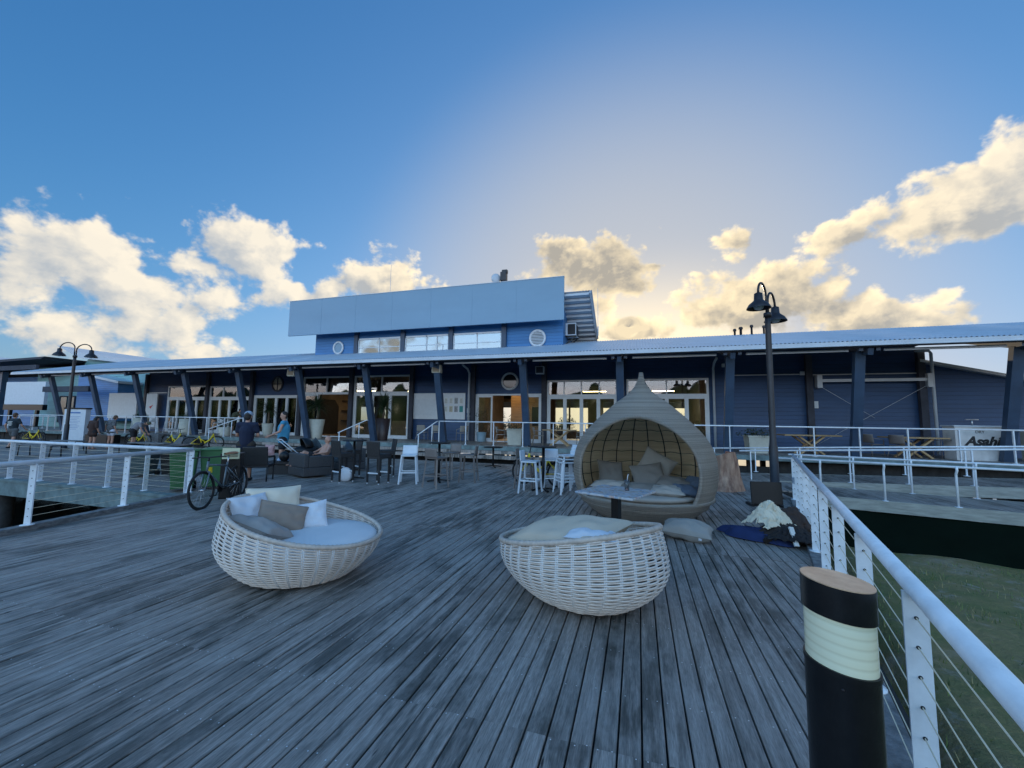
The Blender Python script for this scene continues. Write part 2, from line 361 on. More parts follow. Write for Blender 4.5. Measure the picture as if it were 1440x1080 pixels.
M = {}
M['deck'] = deck_mat()
M['kerb'] = mat('kerb_timber', (.20, .20, .20), .8, var=.6, vs=4, bump=.6, bs=25, stretch=(3, 3, 12))
M['fasciabeam'] = mat('edge_beam', (.16, .22, .22), .8, var=.5, vs=3, bump=.4, bs=20)
M['screw'] = mat('screw_heads', (.75, .76, .78), .3, .6)
M['white'] = mat('white_powdercoat', (.76, .79, .82), .30, var=.16, vs=7, bump=.08, bs=45)
M['cable'] = mat('steel_cable', (.80, .70, .52), .35, .35)
M['hole'] = mat('dark_hole', (.012, .012, .015), .6)
M['darkpile'] = mat('dark_pile', (.03, .03, .03), .9, var=.5)
M['navy'] = clad_mat('navy_weatherboard', (.020, .064, .165), .17)
M['blue'] = clad_mat('blue_weatherboard', (.05, .19, .43), .17, .45)
M['teal'] = clad_mat('teal_weatherboard', (.20, .42, .44), .19)
M['dkcol'] = mat('dark_blue_steel', (.035, .065, .115), .45, var=.3, vs=2)
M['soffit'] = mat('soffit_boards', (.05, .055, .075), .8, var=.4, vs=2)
M['roof'] = mat('roof_steel', (.50, .56, .62), .38, .0, var=.12, vs=1.2)
M['gutter'] = mat('gutter_steel', (.52, .57, .62), .35, var=.12, vs=2)
M['panel'] = mat('pale_steel_panel', (.20, .33, .44), .40, var=.10, vs=.5, stretch=(.3, 1, 1))
M['alu'] = mat('white_aluminium', (.66, .69, .72), .38, var=.08)
M['glass'] = glass_mat('door_glass', (.82, .86, .86), .03)
M['glassblue'] = glass_mat('upper_glass', (.30, .38, .42), .22)
M['board'] = mat('notice_white', (.62, .66, .70), .45, var=.08)
M['paper'] = mat('paper', (.70, .70, .66), .7, var=.1)
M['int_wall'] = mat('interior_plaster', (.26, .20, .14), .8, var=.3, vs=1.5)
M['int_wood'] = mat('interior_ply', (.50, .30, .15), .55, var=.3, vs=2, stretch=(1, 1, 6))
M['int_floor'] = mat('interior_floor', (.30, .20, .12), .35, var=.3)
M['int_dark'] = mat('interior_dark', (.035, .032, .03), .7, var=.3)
M['black'] = mat('black_metal', (.008, .008, .009), .38, var=.2, spec=.35)
M['bollard'] = mat('worn_black_paint', (.005, .005, .006), .30, var=.6, vs=14, bump=.08, bs=70, col2=(.011, .011, .012), spec=.32)
M['lampmetal'] = mat('lamp_bronze', (.035, .030, .032), .42, .3, var=.3)
M['wick'] = mat('white_wicker', (.74, .64, .56), .5, var=.14, vs=9)
M['wick2'] = mat('white_wicker_rib', (.68, .70, .72), .45, var=.1)
M['wickrim'] = mat('wicker_rim', (.58, .48, .40), .55, var=.25, vs=20)
M['rattan_in'] = None
M['beige'] = mat('beige_fabric', (.60, .49, .37), .9, var=.10, vs=3, bump=.25, bs=300)
M['cream'] = mat('cream_fabric', (.74, .64, .50), .9, var=.08, vs=3, bump=.25, bs=300)
M['taupef'] = mat('taupe_fabric', (.31, .24, .19), .9, var=.14, vs=3, bump=.25, bs=300)
M['whitef'] = mat('white_fabric', (.64, .66, .70), .9, var=.06, vs=3, bump=.2, bs=300)
M['mattress'] = mat('mattress_fabric', (.68, .67, .67), .9, var=.06, vs=3, bump=.2, bs=300)
M['greyf'] = mat('grey_fabric', (.185, .165, .145), .9, var=.12, vs=3, bump=.25, bs=300)
M['greyf2'] = mat('light_grey_fabric', (.33, .30, .265), .9, var=.12, vs=3, bump=.25, bs=300)
M['bluef'] = mat('blue_grey_fabric', (.075, .10, .14), .9, var=.12, vs=3, bump=.25, bs=300)
M['dkwick'] = mat('charcoal_wicker', (.022, .021, .022), .55, var=.3, vs=30, bump=.5, bs=120)
M['grwick'] = mat('grey_wicker', (.06, .06, .064), .6, var=.3, vs=30, bump=.5, bs=120)
M['whplast'] = mat('white_plastic', (.66, .70, .74), .4, var=.05)
M['tplast'] = mat('taupe_plastic', (.19, .16, .145), .45, var=.08)
M['tealf'] = mat('teal_grey_cushion', (.065, .09, .11), .9, var=.12, bump=.2, bs=250)
M['timber'] = mat('pale_timber', (.42, .27, .13), .5, var=.25, vs=3, stretch=(1, 8, 8))
M['green'] = mat('green_bin_plastic', (.045, .15, .055), .45, var=.18, vs=4)
M['yellow'] = mat('yellow_paint', (.80, .58, .02), .35, var=.08)
M['tyre'] = mat('tyre_rubber', (.015, .015, .016), .75)
M['steel'] = mat('bright_steel', (.55, .56, .58), .3, .9)
M['bikegrey'] = mat('bike_grey_paint', (.12, .155, .18), .35)
M['leather'] = mat('tan_leather', (.33, .13, .05), .45)
M['pot'] = mat('cream_pot', (.50, .48, .40), .7, var=.12)
M['brownpot'] = mat('brown_pot', (.045, .028, .026), .45, var=.2)
M['leaf'] = mat('leaf_green', (.045, .085, .028), .55, var=.5, vs=14)
M['leaf2'] = mat('leaf_dark', (.03, .055, .022), .5, var=.5, vs=14)
M['trunk'] = mat('palm_trunk', (.16, .12, .08), .9, var=.4, bump=.6, bs=30)
M['skin'] = mat('skin', (.50, .27, .19), .55, var=.10, vs=10)
M['hair'] = mat('dark_hair', (.02, .014, .011), .6, var=.3, vs=40)
M['hairb'] = mat('brown_hair', (.10, .05, .025), .6, var=.3, vs=40)
M['cloth_green'] = mat('shade_cloth', (.003, .008, .005), .95, var=.35, vs=1.5, bump=.3, bs=8, spec=.1)
def fab(n, c): 
    if n not in M: M[n] = mat(n, c, .88, var=.15, vs=6, bump=.2, bs=90)
    return M[n]

def W(mb, name, mats, par, **kw):
    """build a part given in world coordinates under a thing"""
    mb.xf(par.matrix_basis.inverted()); return mb.build(name, mats, par, **kw)
def ncut(x, y, s, seed=0): return noise.noise(Vector((x*s, y*s, seed)))

# ------------------------------------------------------------------ setting: water, ground, deck
m = MB(); m.grid(lambda u, v: ((u-.5)*7000, (v-.5)*7000, -1.9), 1, 1)
k = node_mat('water', .06); k.b.inputs['Base Color'].default_value = (.012, .022, .026, 1)
k.bump(k.noise(k.scaled((.8, .8, .8)), 1.0, 4, .6), .35, .05)
struct(m.build('water', k.m))

def gz(x, y):
    e = min(max((x-.2-.26*y)/1.2, 0), 1); f = min(max((14.5-y)/2, 0), 1)
    return -1.12+.05*ncut(x, y, .7)+.035*ncut(x, y, 2.3, 3)-(1-min(e, f))*1.6
m = MB(); m.grid(lambda u, v: (lambda x, y: (x, y, gz(x, y)))(-3+u*u*80, -12+v*30), 160, 150)
k = node_mat('grassy_ground', .95)
n1 = k.noise(k.obj, .9, 6, .65); n2 = k.noise(k.obj, 9, 5, .7); n3 = k.noise(k.obj, 3.2, 6, .7)
c = k.ramp(n1, [(.33, (.46, .35, .23)), (.43, (.34, .245, .10)), (.62, (.21, .205, .055))])
c = k.mix(k.ramp(n3, [(.57, (0, 0, 0)), (.68, (1, 1, 1))]), c, (.42, .34, .24)); c = k.mix(k.mm('MULTIPLY', n2, .6), c, (.07, .065, .04))
k.L(c, k.b.inputs['Base Color']); k.bump(n2, .9, .04)
struct(m.build('ground', k.m))
# grass tufts on the bank
m = MB(); rg = random.Random(5)
for i in range(9000):
    x = 1.4+rg.random()**1.3*9; y = 1.2+rg.random()*9.5
    if x < .9+.27*y: continue
    q = ncut(x, y, .9, 9)+.5*ncut(x, y, 2.6, 4)
    if q < -.02 and rg.random() > .12: continue
    z = gz(x, y)-.01; a = rg.random()*6.28; h = .03+rg.random()*.07*(1+max(q, 0)); b = rg.random()*.06
    ca, sa = math.cos(a), math.sin(a); w = .006
    m.m = rg.choice((0, 0, 1, 2))
    m.add([(x-sa*w, y+ca*w, z), (x+sa*w, y-ca*w, z), (x+ca*b, y+sa*b, z+h)], [(0, 1, 2)])
o = m.build('grass', [mat('grass_blade', (.16, .21, .05), .8), mat('grass_dry', (.38, .30, .14), .9), mat('grass_dark', (.07, .12, .035), .8)])
tag(o, 'sparse short green and dry grass on the ground beside the deck', 'grass'); o['kind'] = 'stuff'
# stones and litter on the bank as part of the ground
YB = 15.0
def left_edge(y): return -7.6-.223*y
def y_left(x): return (-7.6-x)/.223
def y_right(x): return (x-.527)/.262
def eline(x): return 11.40-.254*(x-6.02)
deck = MB(); rg = random.Random(11)
i0 = int(-62/PITCH); i1 = int(4.3/PITCH)
for i in range(i0, i1):
    xa, xb = i*PITCH+.0052, (i+1)*PITCH-.0052; xm = (xa+xb)/2
    y1 = YB
    if xm < -9.0: y0 = 6.1
    elif xm < left_edge(-2): y0 = max(-2, y_left(xm))
    elif xm > 3.30: y0 = eline(xm)
    else: y0 = max(-2, y_right(xm))
    js = [y0, y1]
    if y0 < 5.5: js.append(5.85)
    for q in range(3):
        j = rg.uniform(y0, y1)
        if xm > -10 and min(abs(j-t) for t in js) > .9 and rg.random() < .45: js.append(j)
    js.sort()
    for a, b in zip(js[:-1], js[1:]):
        a += .007 if abs(a-5.85) < .001 else .003; b -= .007 if abs(b-5.85) < .001 else .003; dz = rg.uniform(-.0025, .0025); ch = .004
        prof = [(xa, -.032), (xa, dz-ch), (xa+ch, dz), (xb-ch, dz), (xb, dz-ch), (xb, -.032)]
        n = 6; vs = [(x, a, z) for x, z in prof]+[(x, b, z) for x, z in prof]
        deck.add(vs, [(i_, (i_+1) % n, (i_+1) % n+n, i_+n) for i_ in range(n)]+[tuple(range(n))[::-1], tuple(range(n, 2*n))])
deck.m = 1
for i in range(int(-6/PITCH), int(2.2/PITCH)):
    for jy in range(13):
        y = 1.3+jy*.47
        for t in (.028, .092):
            x = i*PITCH+t+rg.uniform(-.004, .004); yy = y+rg.uniform(-.012, .012)
            if y < y_right(x)+.1 or rg.random() < .35: continue
            r = .0042; deck.add([(x+r*math.cos(a*PI/3), yy+r*math.sin(a*PI/3), .0035) for a in range(6)], [tuple(range(6))])
struct(deck.build('deck', [M['deck'], M['screw']]))
m = MB()   # dark slab added under the boards to block light
def poly_slab(pts, z0, z1):
    n = len(pts); m.add([(x, y, z0) for x, y in pts]+[(x, y, z1) for x, y in pts], [tuple(range(n))[::-1], tuple(range(n, 2*n))]+[(i, (i+1) % n, (i+1) % n+n, i+n) for i in range(n)])
poly_slab([(left_edge(-2)+.03, -2), (-.02+.3, -2), (3.2, 10.3), (3.35, 12.0), (4.25, 11.8), (4.25, YB-.05), (-62, YB-.05), (-62, 6.2), (left_edge(6.2)+.05, 6.2)], -.28, -.045)
struct(m.build('deck_light_block', M['darkpile']))
m = MB()
m.bx(-62, -9.02, 6.02, 6.095, -.36, -.02); m.bx(-62, -9.02, 6.0, 6.18, -.02, .035)
m.beam((left_edge(-2)-.06, -2, -.17), (left_edge(6.0)-.06, 6.0, -.17), .08, .30)
m.bx(-62, 4.3, YB, YB+.06, -.25, -.005)
struct(m.build('deck_edge_beam', M['fasciabeam']))
m = MB()
for y in (0, 2.4, 4.8): m.cyl((left_edge(y)+.25, y, -2.6), (left_edge(y)+.25, y, -.28), .14)
for x in range(-60, -8, 4): m.cyl((x, 6.5, -2.6), (x, 6.5, -.28), .15)
for x in range(-40, 5, 3): m.cyl((x, 14.6, -2.6), (x, 14.6, -.28), .14)
struct(m.build('deck_piles', M['darkpile']))
# timber kerbs
m = MB(); m.beam((left_edge(-2)+.06, -2, .03), (left_edge(6.1)+.06, 6.1, .03), .15, .10)
struct(m.build('deck_kerb', M['kerb'], bevel=.008))
m = MB(); m.beam((.527-.262*2-.01, -2, -.02), (.527+.262*10.6-.01, 10.6, -.02), .16, .16)
struct(m.build('deck_kerb', M['kerb'], bevel=.008))

# veranda floor and steps
m = MB()
for i in range(int(-46/.14), int(19/.14)):
    m.bx(i*.14+.003, (i+1)*.14-.003, 17.0, 20.5, .51, .55)
m.bx(-46, 19, 17.02, 20.3, .40, .505); 
struct(m.build('veranda_floor', M['deck']))
m = MB(); m.bx(-46, -8.0, 17.3, 17.36, -.6, .40); m.bx(4.75, 19, 17.3, 17.36, -.6, .40); m.bx(-7.99, 4.74, 17.3, 17.36, -.6, .11); struct(m.build('veranda_glow_block', M['darkpile']))  # boards added to block bright water glimpses under the veranda
m = MB(); m.bx(-46, 19, 16.94, 16.998, .36, .545)
struct(m.build('veranda_edge_beam', M['fasciabeam']))
m = MB()
for z, y0 in ((.365, 16.58), (.185, 16.20)):
    m.bx(-22.5, 2.9, y0, y0+.36, z-.05, z); m.bx(-22.5, 2.9, y0-.03, y0-.001, z-.13, z-.004)
struct(m.build('steps', M['deck']))
m = MB(); rg = random.Random(3)
x = -44
while x < 19:
    for y in (17.4, 20.2, 24, 28): m.bx(x-.13, x+.13, y-.13, y+.13, -2.6, .40)
    x += 1.55
struct(m.build('veranda_piles', M['darkpile']))

# ------------------------------------------------------------------ the waterfront pavilion (main building)
bld = thing('waterfront_building', 'long navy weatherboard waterfront building with blue upper storey and pale panel above', 'building', (-10, 20.5, .55))
YW = 20.5
M['lamplit'] = mat('lit_warm_diffuser', (.9, .8, .6), .5, emit=(1.0, .72, .36, 7.0))
wall = MB()
OP = [(-32.35, -28.45, .55, 3.8), (-28.25, -24.5, .55, 3.75), (-24.2, -20.5, .55, 3.1), (-20.2, -16.6, .55, 4.25), (-16.35, -12.5, .55, 4.25), (-8.42, -4.72, .55, 3.1), (-4.46, -.93, .55, 3.78), (-.5, 3.15, .55, 3.78)]
x = -34.6
for (a, b, z0, z1) in OP+[(10.9, 10.9, .55, .55)]:
    if a > x: wall.bx(x, a, YW, YW+.2, .40, 5.2)
    if b > a: wall.bx(a, b, YW, YW+.2, z1, 5.2)
    x = b
wall.prism([(10.9, .40), (15.6, .40), (15.6, 3.10), (10.9, 4.28)], Matrix.Translation((0, YW, 0)), .2)
W(wall, 'wall', M['navy'], bld)
w2 = MB(); w2.prism([(10.9, 4.285), (15.9, 3.03), (15.9, 3.14), (10.9, 4.40)], Matrix.Translation((0, YW-.25, 0)), .5); W(w2, 'barge_board', M['gutter'], bld)
# interior shell
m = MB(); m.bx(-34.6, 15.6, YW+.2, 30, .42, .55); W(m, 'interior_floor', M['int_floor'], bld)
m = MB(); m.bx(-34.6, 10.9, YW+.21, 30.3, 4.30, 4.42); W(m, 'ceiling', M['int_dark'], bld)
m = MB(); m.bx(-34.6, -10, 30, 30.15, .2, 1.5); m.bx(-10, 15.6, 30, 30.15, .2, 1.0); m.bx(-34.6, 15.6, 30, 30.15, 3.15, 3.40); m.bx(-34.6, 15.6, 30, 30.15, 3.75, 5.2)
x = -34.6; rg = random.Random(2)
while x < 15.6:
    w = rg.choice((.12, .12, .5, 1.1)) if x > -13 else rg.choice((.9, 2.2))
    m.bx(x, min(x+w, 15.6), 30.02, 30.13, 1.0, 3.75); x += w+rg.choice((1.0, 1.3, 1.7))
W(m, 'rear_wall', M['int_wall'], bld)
for xx in (-34.6, -20.42, -8.62, 3.3): 
    m = MB(); m.bx(xx, xx+.12, YW+.21, 29.9 if xx in (-34.6, 3.3) else 25.5, .56, 4.29); W(m, 'partition', M['int_wall'], bld)
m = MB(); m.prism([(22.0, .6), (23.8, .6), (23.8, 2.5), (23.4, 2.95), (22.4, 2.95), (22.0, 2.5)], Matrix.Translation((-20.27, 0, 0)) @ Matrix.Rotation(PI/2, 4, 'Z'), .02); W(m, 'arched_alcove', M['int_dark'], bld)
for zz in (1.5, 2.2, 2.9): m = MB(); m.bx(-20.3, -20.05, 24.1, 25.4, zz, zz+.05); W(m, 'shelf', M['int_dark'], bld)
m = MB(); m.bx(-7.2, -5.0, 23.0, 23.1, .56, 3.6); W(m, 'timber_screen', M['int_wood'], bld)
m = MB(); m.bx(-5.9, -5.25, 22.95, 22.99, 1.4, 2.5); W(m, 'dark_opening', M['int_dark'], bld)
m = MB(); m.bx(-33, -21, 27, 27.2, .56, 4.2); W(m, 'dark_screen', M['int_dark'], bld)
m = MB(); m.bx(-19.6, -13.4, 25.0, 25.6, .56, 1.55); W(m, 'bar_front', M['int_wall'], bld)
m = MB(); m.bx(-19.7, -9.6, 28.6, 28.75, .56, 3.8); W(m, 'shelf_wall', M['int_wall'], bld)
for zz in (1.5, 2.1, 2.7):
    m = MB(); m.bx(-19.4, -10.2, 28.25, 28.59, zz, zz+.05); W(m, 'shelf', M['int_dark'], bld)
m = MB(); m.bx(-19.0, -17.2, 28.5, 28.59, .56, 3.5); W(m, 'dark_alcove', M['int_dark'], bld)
m = MB(); m.prism([(30.2, 3.42), (37, 2.95), (37, 3.12), (30.2, 3.9)], Matrix.Translation((-36, 0, 0)) @ Matrix.Rotation(PI/2, 4, 'Z'), -53); W(m, 'rear_sun_block', M['soffit'], bld)  # unseen overhang added to stop low sun through the rear windows
# lit strip lamps under the ceiling inside
for x, y, lab in ((-18.2, 24.0, 'warm strip lamp inside above the bar by the open glass door'), (-14.4, 24.5, 'warm strip lamp inside behind the brown pot palm'), (-6.9, 22.2, 'warm strip lamp inside the timber doorway'), (-2.6, 26.0, 'warm strip lamp inside the middle glass doors'), (1.4, 26.0, 'warm strip lamp inside the glass doors behind the pod'), (-26.5, 24.0, 'warm strip lamp inside the left hand glazing')):
    t = thing('strip_lamp', lab, 'lamp', (x, y, 3.62)); b = MB(); b.bx(-.75, .75, -.09, .09, 0, .05); b.bx(-.6, -.57, -.01, .01, .05, .68); b.bx(.57, .6, -.01, .01, .05, .68); b.build('housing', M['black'], t)
    b = MB(); b.bx(-.72, .72, -.07, .07, -.03, -.001); b.build('diffuser', M['lamplit'], t)
# glazing
def glazing(x0, x1, z0, zt, z1, ndoor, ntr, wide=False, open_=None, mtrl='glass'):
    f = MB(); y = YW-.03; b = .09
    f.bx(x0, x0+b, y-.05, y+.07, z0, z1); f.bx(x1-b, x1, y-.05, y+.07, z0, z1); f.bx(x0+b, x1-b, y-.05, y+.07, z1-b, z1); f.bx(x0+b, x1-b, y-.05, y+.07, z0, z0+.05)
    if zt < z1: f.bx(x0+b, x1-b, y-.055, y+.075, zt-.07, zt+.07)
    xs = [x0+b+(x1-x0-2*b)*i/ndoor for i in range(ndoor+1)]; top = zt-.07 if zt < z1 else z1-b
    for i in range(ndoor):
        if open_ is not None and i in open_: continue
        for xx in (xs[i]+.002, xs[i+1]-.086): f.bx(xx, xx+.084, y-.04, y+.05, z0+.05, top)
        f.bx(xs[i]+.086, xs[i+1]-.086, y-.04, y+.05, top-.09, top); f.bx(xs[i]+.086, xs[i+1]-.086, y-.04, y+.05, z0+.05, z0+.19)
    if zt < z1:
        for i in range(1, ntr):
            xx = x0+(x1-x0)*i/ntr; f.bx(xx-.03, xx+.03, y-.04, y+.05, zt+.07, z1-b)
    fr = W(f, 'window', M['alu'], bld)
    for i in range(ndoor):
        if open_ is not None and i in open_: continue
        p = MB(); p.bx(xs[i]+.08, xs[i+1]-.08, y, y+.012, z0+.18, top-.08); p.xf(bld.matrix_basis.inverted()); p.build('pane', M[mtrl], fr)
    if zt < z1:
        for i in range(ntr):
            p = MB(); p.bx(x0+(x1-x0)*i/ntr+.03, x0+(x1-x0)*(i+1)/ntr-.03, y, y+.012, zt+.06, z1-.08); p.xf(bld.matrix_basis.inverted()); p.build('pane', M[mtrl], fr)
    return fr
glazing(-32.35, -28.45, .55, 2.95, 3.8, 4, 2); glazing(-28.25, -24.5, .55, 2.95, 3.75, 4, 3); glazing(-24.2, -20.5, .55, 3.1, 3.1, 4, 1)
glazing(-20.2, -16.6, .55, 3.2, 4.25, 3, 2, open_=(1, 2)); glazing(-16.35, -12.5, .55, 3.2, 4.25, 3, 2); glazing(-8.42, -4.72, .55, 3.1, 3.1, 4, 1, open_=(1, 2))
glazing(-4.46, -.93, .55, 2.98, 3.78, 4, 4); glazing(-.5, 3.15, .55, 2.98, 3.78, 4, 2)
# white edge panel seen by the door
def roundwin(x, z, rx, rz, y, rim, fill, name, bars=0):
    f = MB(); n = 36
    f.tube([(x+rx*math.cos(2*PI*i/n), y-.03, z+rz*math.sin(2*PI*i/n)) for i in range(n)], .06, 8, True)
    if bars == 1: f.bx(x-rx, x+rx, y-.05, y-.01, z-.02, z+.02); f.bx(x-.02, x+.02, y-.05, y-.01, z-rz, z+rz)
    if bars == 2:
        for i in range(9):
            zz = z-rz+.1+i*(2*rz-.2)/8; w = rx*math.sqrt(max(0, 1-((zz-z)/rz)**2)); f.box((x, y-.04, zz), (2*w, .07, .03), rx=.6)
    fr = W(f, name, M[rim], bld); d = MB(); d.add([(x+rx*math.cos(2*PI*i/n), y-.015, z+rz*math.sin(2*PI*i/n)) for i in range(n)], [tuple(range(n))]); d.xf(bld.matrix_basis.inverted()); d.build('pane' if bars < 2 else 'vent_back', M[fill], fr)
M['darkglass'] = mat('dark_glass', (.02, .025, .03), .05); M['curtain'] = mat('curtain_glass', (.36, .31, .24), .3)
roundwin(-22.35, 3.84, .43, .47, YW, 'soffit', 'curtain', 'round_window', 1); roundwin(-6.5, 3.78, .43, .43, YW, 'alu', 'darkglass', 'round_window')
# wall columns, downpipes, wall-mounted beam with braces
for xx in (-34.5, -28.35, -24.35, -20.35, -16.5, -12.35, -8.55, -4.6, -.72, 7.08, 10.95):
    c = MB(); c.bx(xx-.12, xx+.12, YW-.24, YW-.06, .56, 4.7); W(c, 'wall_column', M['soffit'], bld)
for xx, yy in ((-8.72, YW-.32), (3.34, YW-.2), (11.2, YW-.35)):
    c = MB(); c.tube(([(xx, yy-.9, 4.55), (xx, yy-.25, 4.42), (xx, yy, 4.2)] if xx < 10 else [(xx-.5, yy, 4.72), (xx-.06, yy, 4.70), (xx, yy, 4.6)])+[(xx, yy, .6)], .055, 8); W(c, 'downpipe', M['gutter'], bld)
c = MB(); c.bx(7.4, 11.1, YW-.36, YW-.26, 3.50, 3.62); c.bx(7.3, 7.48, YW-.4, YW-.06, 3.25, 3.8); c.bx(11.02, 11.2, YW-.4, YW-.06, 3.25, 3.8); c.bx(7.2, 11.1, YW-.10, YW-.05, 3.82, 3.86); W(c, 'awning_roller', M['gutter'], bld)
c = MB(); c.tube([(7.45, YW-.3, 3.3), (9.35, YW-.1, 2.0)], .008, 5); c.tube([(11.0, YW-.3, 3.3), (7.2, YW-.1, .8)], .008, 5); W(c, 'brace_cable', M['gutter'], bld)
for xx, zz, sx, sz in ((-8.83, 2.2, .16, .26), (-8.8, 1.9, .2, .1), (7.3, 2.55, .2, .3), (3.9, 4.35, .35, .16), (7.0, 3.92, .4, .16)):
    c = MB(); c.bx(xx-sx/2, xx+sx/2, YW-.09, YW-.002, zz-sz/2, zz+sz/2); W(c, 'wall_box', M['board'], bld)
c = MB(); c.bx(4.0, 7.0, YW-.07, YW-.002, 3.86, 3.90); c.bx(-34.6, -32.5, YW-.07, YW-.002, 3.3, 3.36); W(c, 'wall_batten', M['gutter'], bld)

# canopy roof over the veranda: corrugated sheet, gutter, soffit, rafters, raking posts
m = MB(); n = 56*8
def cz(y): return 4.52+(y-16.25)*.262
m.grid(lambda u, v: (-41.2+u*59, 16.2+v*6.2, cz(16.2+v*6.2)+.022*math.sin(u*59*2*PI/.13)), 59*31, 1)
W(m, 'canopy_roof', M['roof'], bld)
m = MB(); m.bx(-41.2, 17.8, 16.16, 16.30, 4.36, 4.49); m.bx(-41.2, 17.8, 16.13, 16.33, 4.335, 4.36); W(m, 'gutter', M['gutter'], bld)
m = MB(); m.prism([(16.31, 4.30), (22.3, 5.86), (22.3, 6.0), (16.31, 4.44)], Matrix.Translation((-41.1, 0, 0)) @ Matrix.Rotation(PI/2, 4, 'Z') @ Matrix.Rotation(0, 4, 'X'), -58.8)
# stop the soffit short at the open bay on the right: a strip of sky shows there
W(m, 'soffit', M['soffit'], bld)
PX = [-38.2, -34.0, -29.8, -25.5, -21.3, -17.1, -12.9, -8.95, -4.77, -.67, 3.36, 7.5, 11.66]
for xx in PX:
    p = MB(); s = .02 if xx > -5 else -.03
    p.beam((xx, 17.8, .55), (xx-.0 if xx < 5 else xx-.1, 16.85, 4.25), .30, .20, (0, 1, 0)); W(p, 'veranda_post', M['dkcol'], bld)
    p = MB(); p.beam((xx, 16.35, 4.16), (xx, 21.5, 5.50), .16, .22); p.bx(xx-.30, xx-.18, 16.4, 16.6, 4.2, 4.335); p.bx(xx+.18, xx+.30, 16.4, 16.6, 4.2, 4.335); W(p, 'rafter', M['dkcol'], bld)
for a, b in zip(PX[:-1], PX[1:]):
    p = MB(); p.bx(a+.5, b-.5, 16.62, 16.70, 4.22, 4.30); W(p, 'batten', M['gutter'], bld)
    p = MB(); p.bx((a+b)/2-.25, (a+b)/2+.25, 18.3, 18.5, 4.62, 4.70); W(p, 'soffit_light', M['soffit'], bld)

# upper storey
m = MB(); UX0, UX1 = -19.5, -3.64
m.bx(UX0, UX1, 20.5, 23.4, 5.2, 7.6); W(m, 'upper_wall', M['blue'], bld)
m = MB(); m.bx(-20.98, -3.47, 19.74, 19.86, 6.78, 9.0); W(m, 'facade_panel', M['panel'], bld)
m = MB(); m.bx(-21.0, -3.45, 19.72, 19.88, 9.001, 9.03); W(m, 'panel_flashing', M['gutter'], bld)
for i in range(1, 7):
    m = MB(); xx = -20.98+i*2.5; m.bx(xx-.006, xx+.006, 19.733, 19.739, 6.79, 8.99); W(m, 'panel_joint', M['panel'], bld)
m = MB(); m.bx(-20.0, -4.5, 19.87, 20.4, 7.2, 7.4); m.bx(-20.0, -4.5, 19.87, 20.4, 8.2, 8.36); W(m, 'panel_frame', M['dkcol'], bld)
m = MB(); m.grid(lambda u, v: (-20.6+u*18.5, 19.95+v*3.5, 8.24-v*1.78+.02*math.sin(u*18.5*2*PI/.15)), 18*14, 1); W(m, 'upper_roof', M['roof'], bld)
m = MB()
for i in range(10): m.beam((-20.4, 20.05+i*.36, 8.11-i*.183), (-2.25, 20.05+i*.36, 8.11-i*.183), .06, .12)
m.beam((-2.2, 19.95, 8.16), (-2.2, 23.5, 6.36), .05, .16); m.bx(-20.6, -2.2, 23.46, 23.54, 6.28, 6.46)
W(m, 'upper_rafters', M['gutter'], bld)
for xx in (-16.35, -13.1, -10.0, -6.85):
    c = MB(); c.bx(xx-.13, xx+.13, 20.34, 20.49, 5.3, 7.4); W(c, 'upper_column', M['dkcol'], bld)
for a, b, sp in ((-16.2, -13.25, 0), (-12.95, -10.15, 1), (-9.85, -7.0, 0)):
    f = MB(); y = 20.40
    for q in (a, (a+b)/2-.02, b-.05): f.bx(q, q+.05, y, y+.08, 5.3, 6.5)
    f.bx(a, b, y, y+.08, 6.42, 6.52); f.bx(a, b, y+.01, y+.07, 5.92, 5.96)
    if sp: f.bx(b-.75, b-.70, y, y+.08, 5.3, 6.42); f.bx(b-.38, b-.34, y, y+.08, 5.3, 5.92)
    fr = W(f, 'upper_window', M['alu'], bld)
    for q0, q1 in ((a+.05, (a+b)/2-.02), ((a+b)/2+.03, b-.05)):
        p = MB(); p.bx(q0, q1, y+.03, y+.05, 5.3, 6.42); p.xf(bld.matrix_basis.inverted()); p.build('pane', M['glassblue'], fr)
    c = MB(); c.bx(a+.1, b-.1, 20.49, 20.497, 5.9, 6.4); W(c, 'blind', M['board'], bld)
roundwin(-17.7, 6.03, .34, .36, 20.48, 'alu', 'panel', 'round_window'); roundwin(-5.0, 6.04, .40, .42, 20.48, 'alu', 'int_dark', 'round_vent', 2)
# things on the roof
t = thing('air_conditioner', 'white air conditioning unit bracketed to the side of the upper storey', 'air conditioner', (-3.25, 21.6, 6.3))
b = MB(); b.bx(-.37, .18, -.5, .5, -.05, .62); b.build('casing', M['board'], t); b = MB(); b.bx(.181, .2, -.35, .35, .0, .55); b.bx(-.25, .15, -.52, -.501, 0, .55); b.build('fan_grille', M['hole'], t)
b = MB(); b.bx(-.39, .2, -.4, -.35, -.12, -.05); b.bx(-.39, .2, .35, .4, -.12, -.05); b.beam((-.38, -.38, -.5), (.15, -.38, -.1), .05, .05); b.beam((-.38, .38, -.5), (.15, .38, -.1), .05, .05); b.build('bracket', M['black'], t)
t = thing('roof_dish', 'round dish and camera cluster on a short pole above the pale panel', 'dish', (-6.9, 19.95, 8.3))
b = MB(); b.cyl((0, 0, 0), (0, 0, 1.15), .05); b.build('pole', M['lampmetal'], t); b = MB(); b.bx(-.02, .3, -.14, .14, .85, 1.3); b.bx(.05, .34, -.1, .1, 1.25, 1.42); b.build('camera_box', M['lampmetal'], t)
b = MB(); b.ell((-.28, -.06, .98), (.26, .08, .28), M=Matrix.Rotation(.5, 4, 'Z')); b.build('dish', M['gutter'], t)
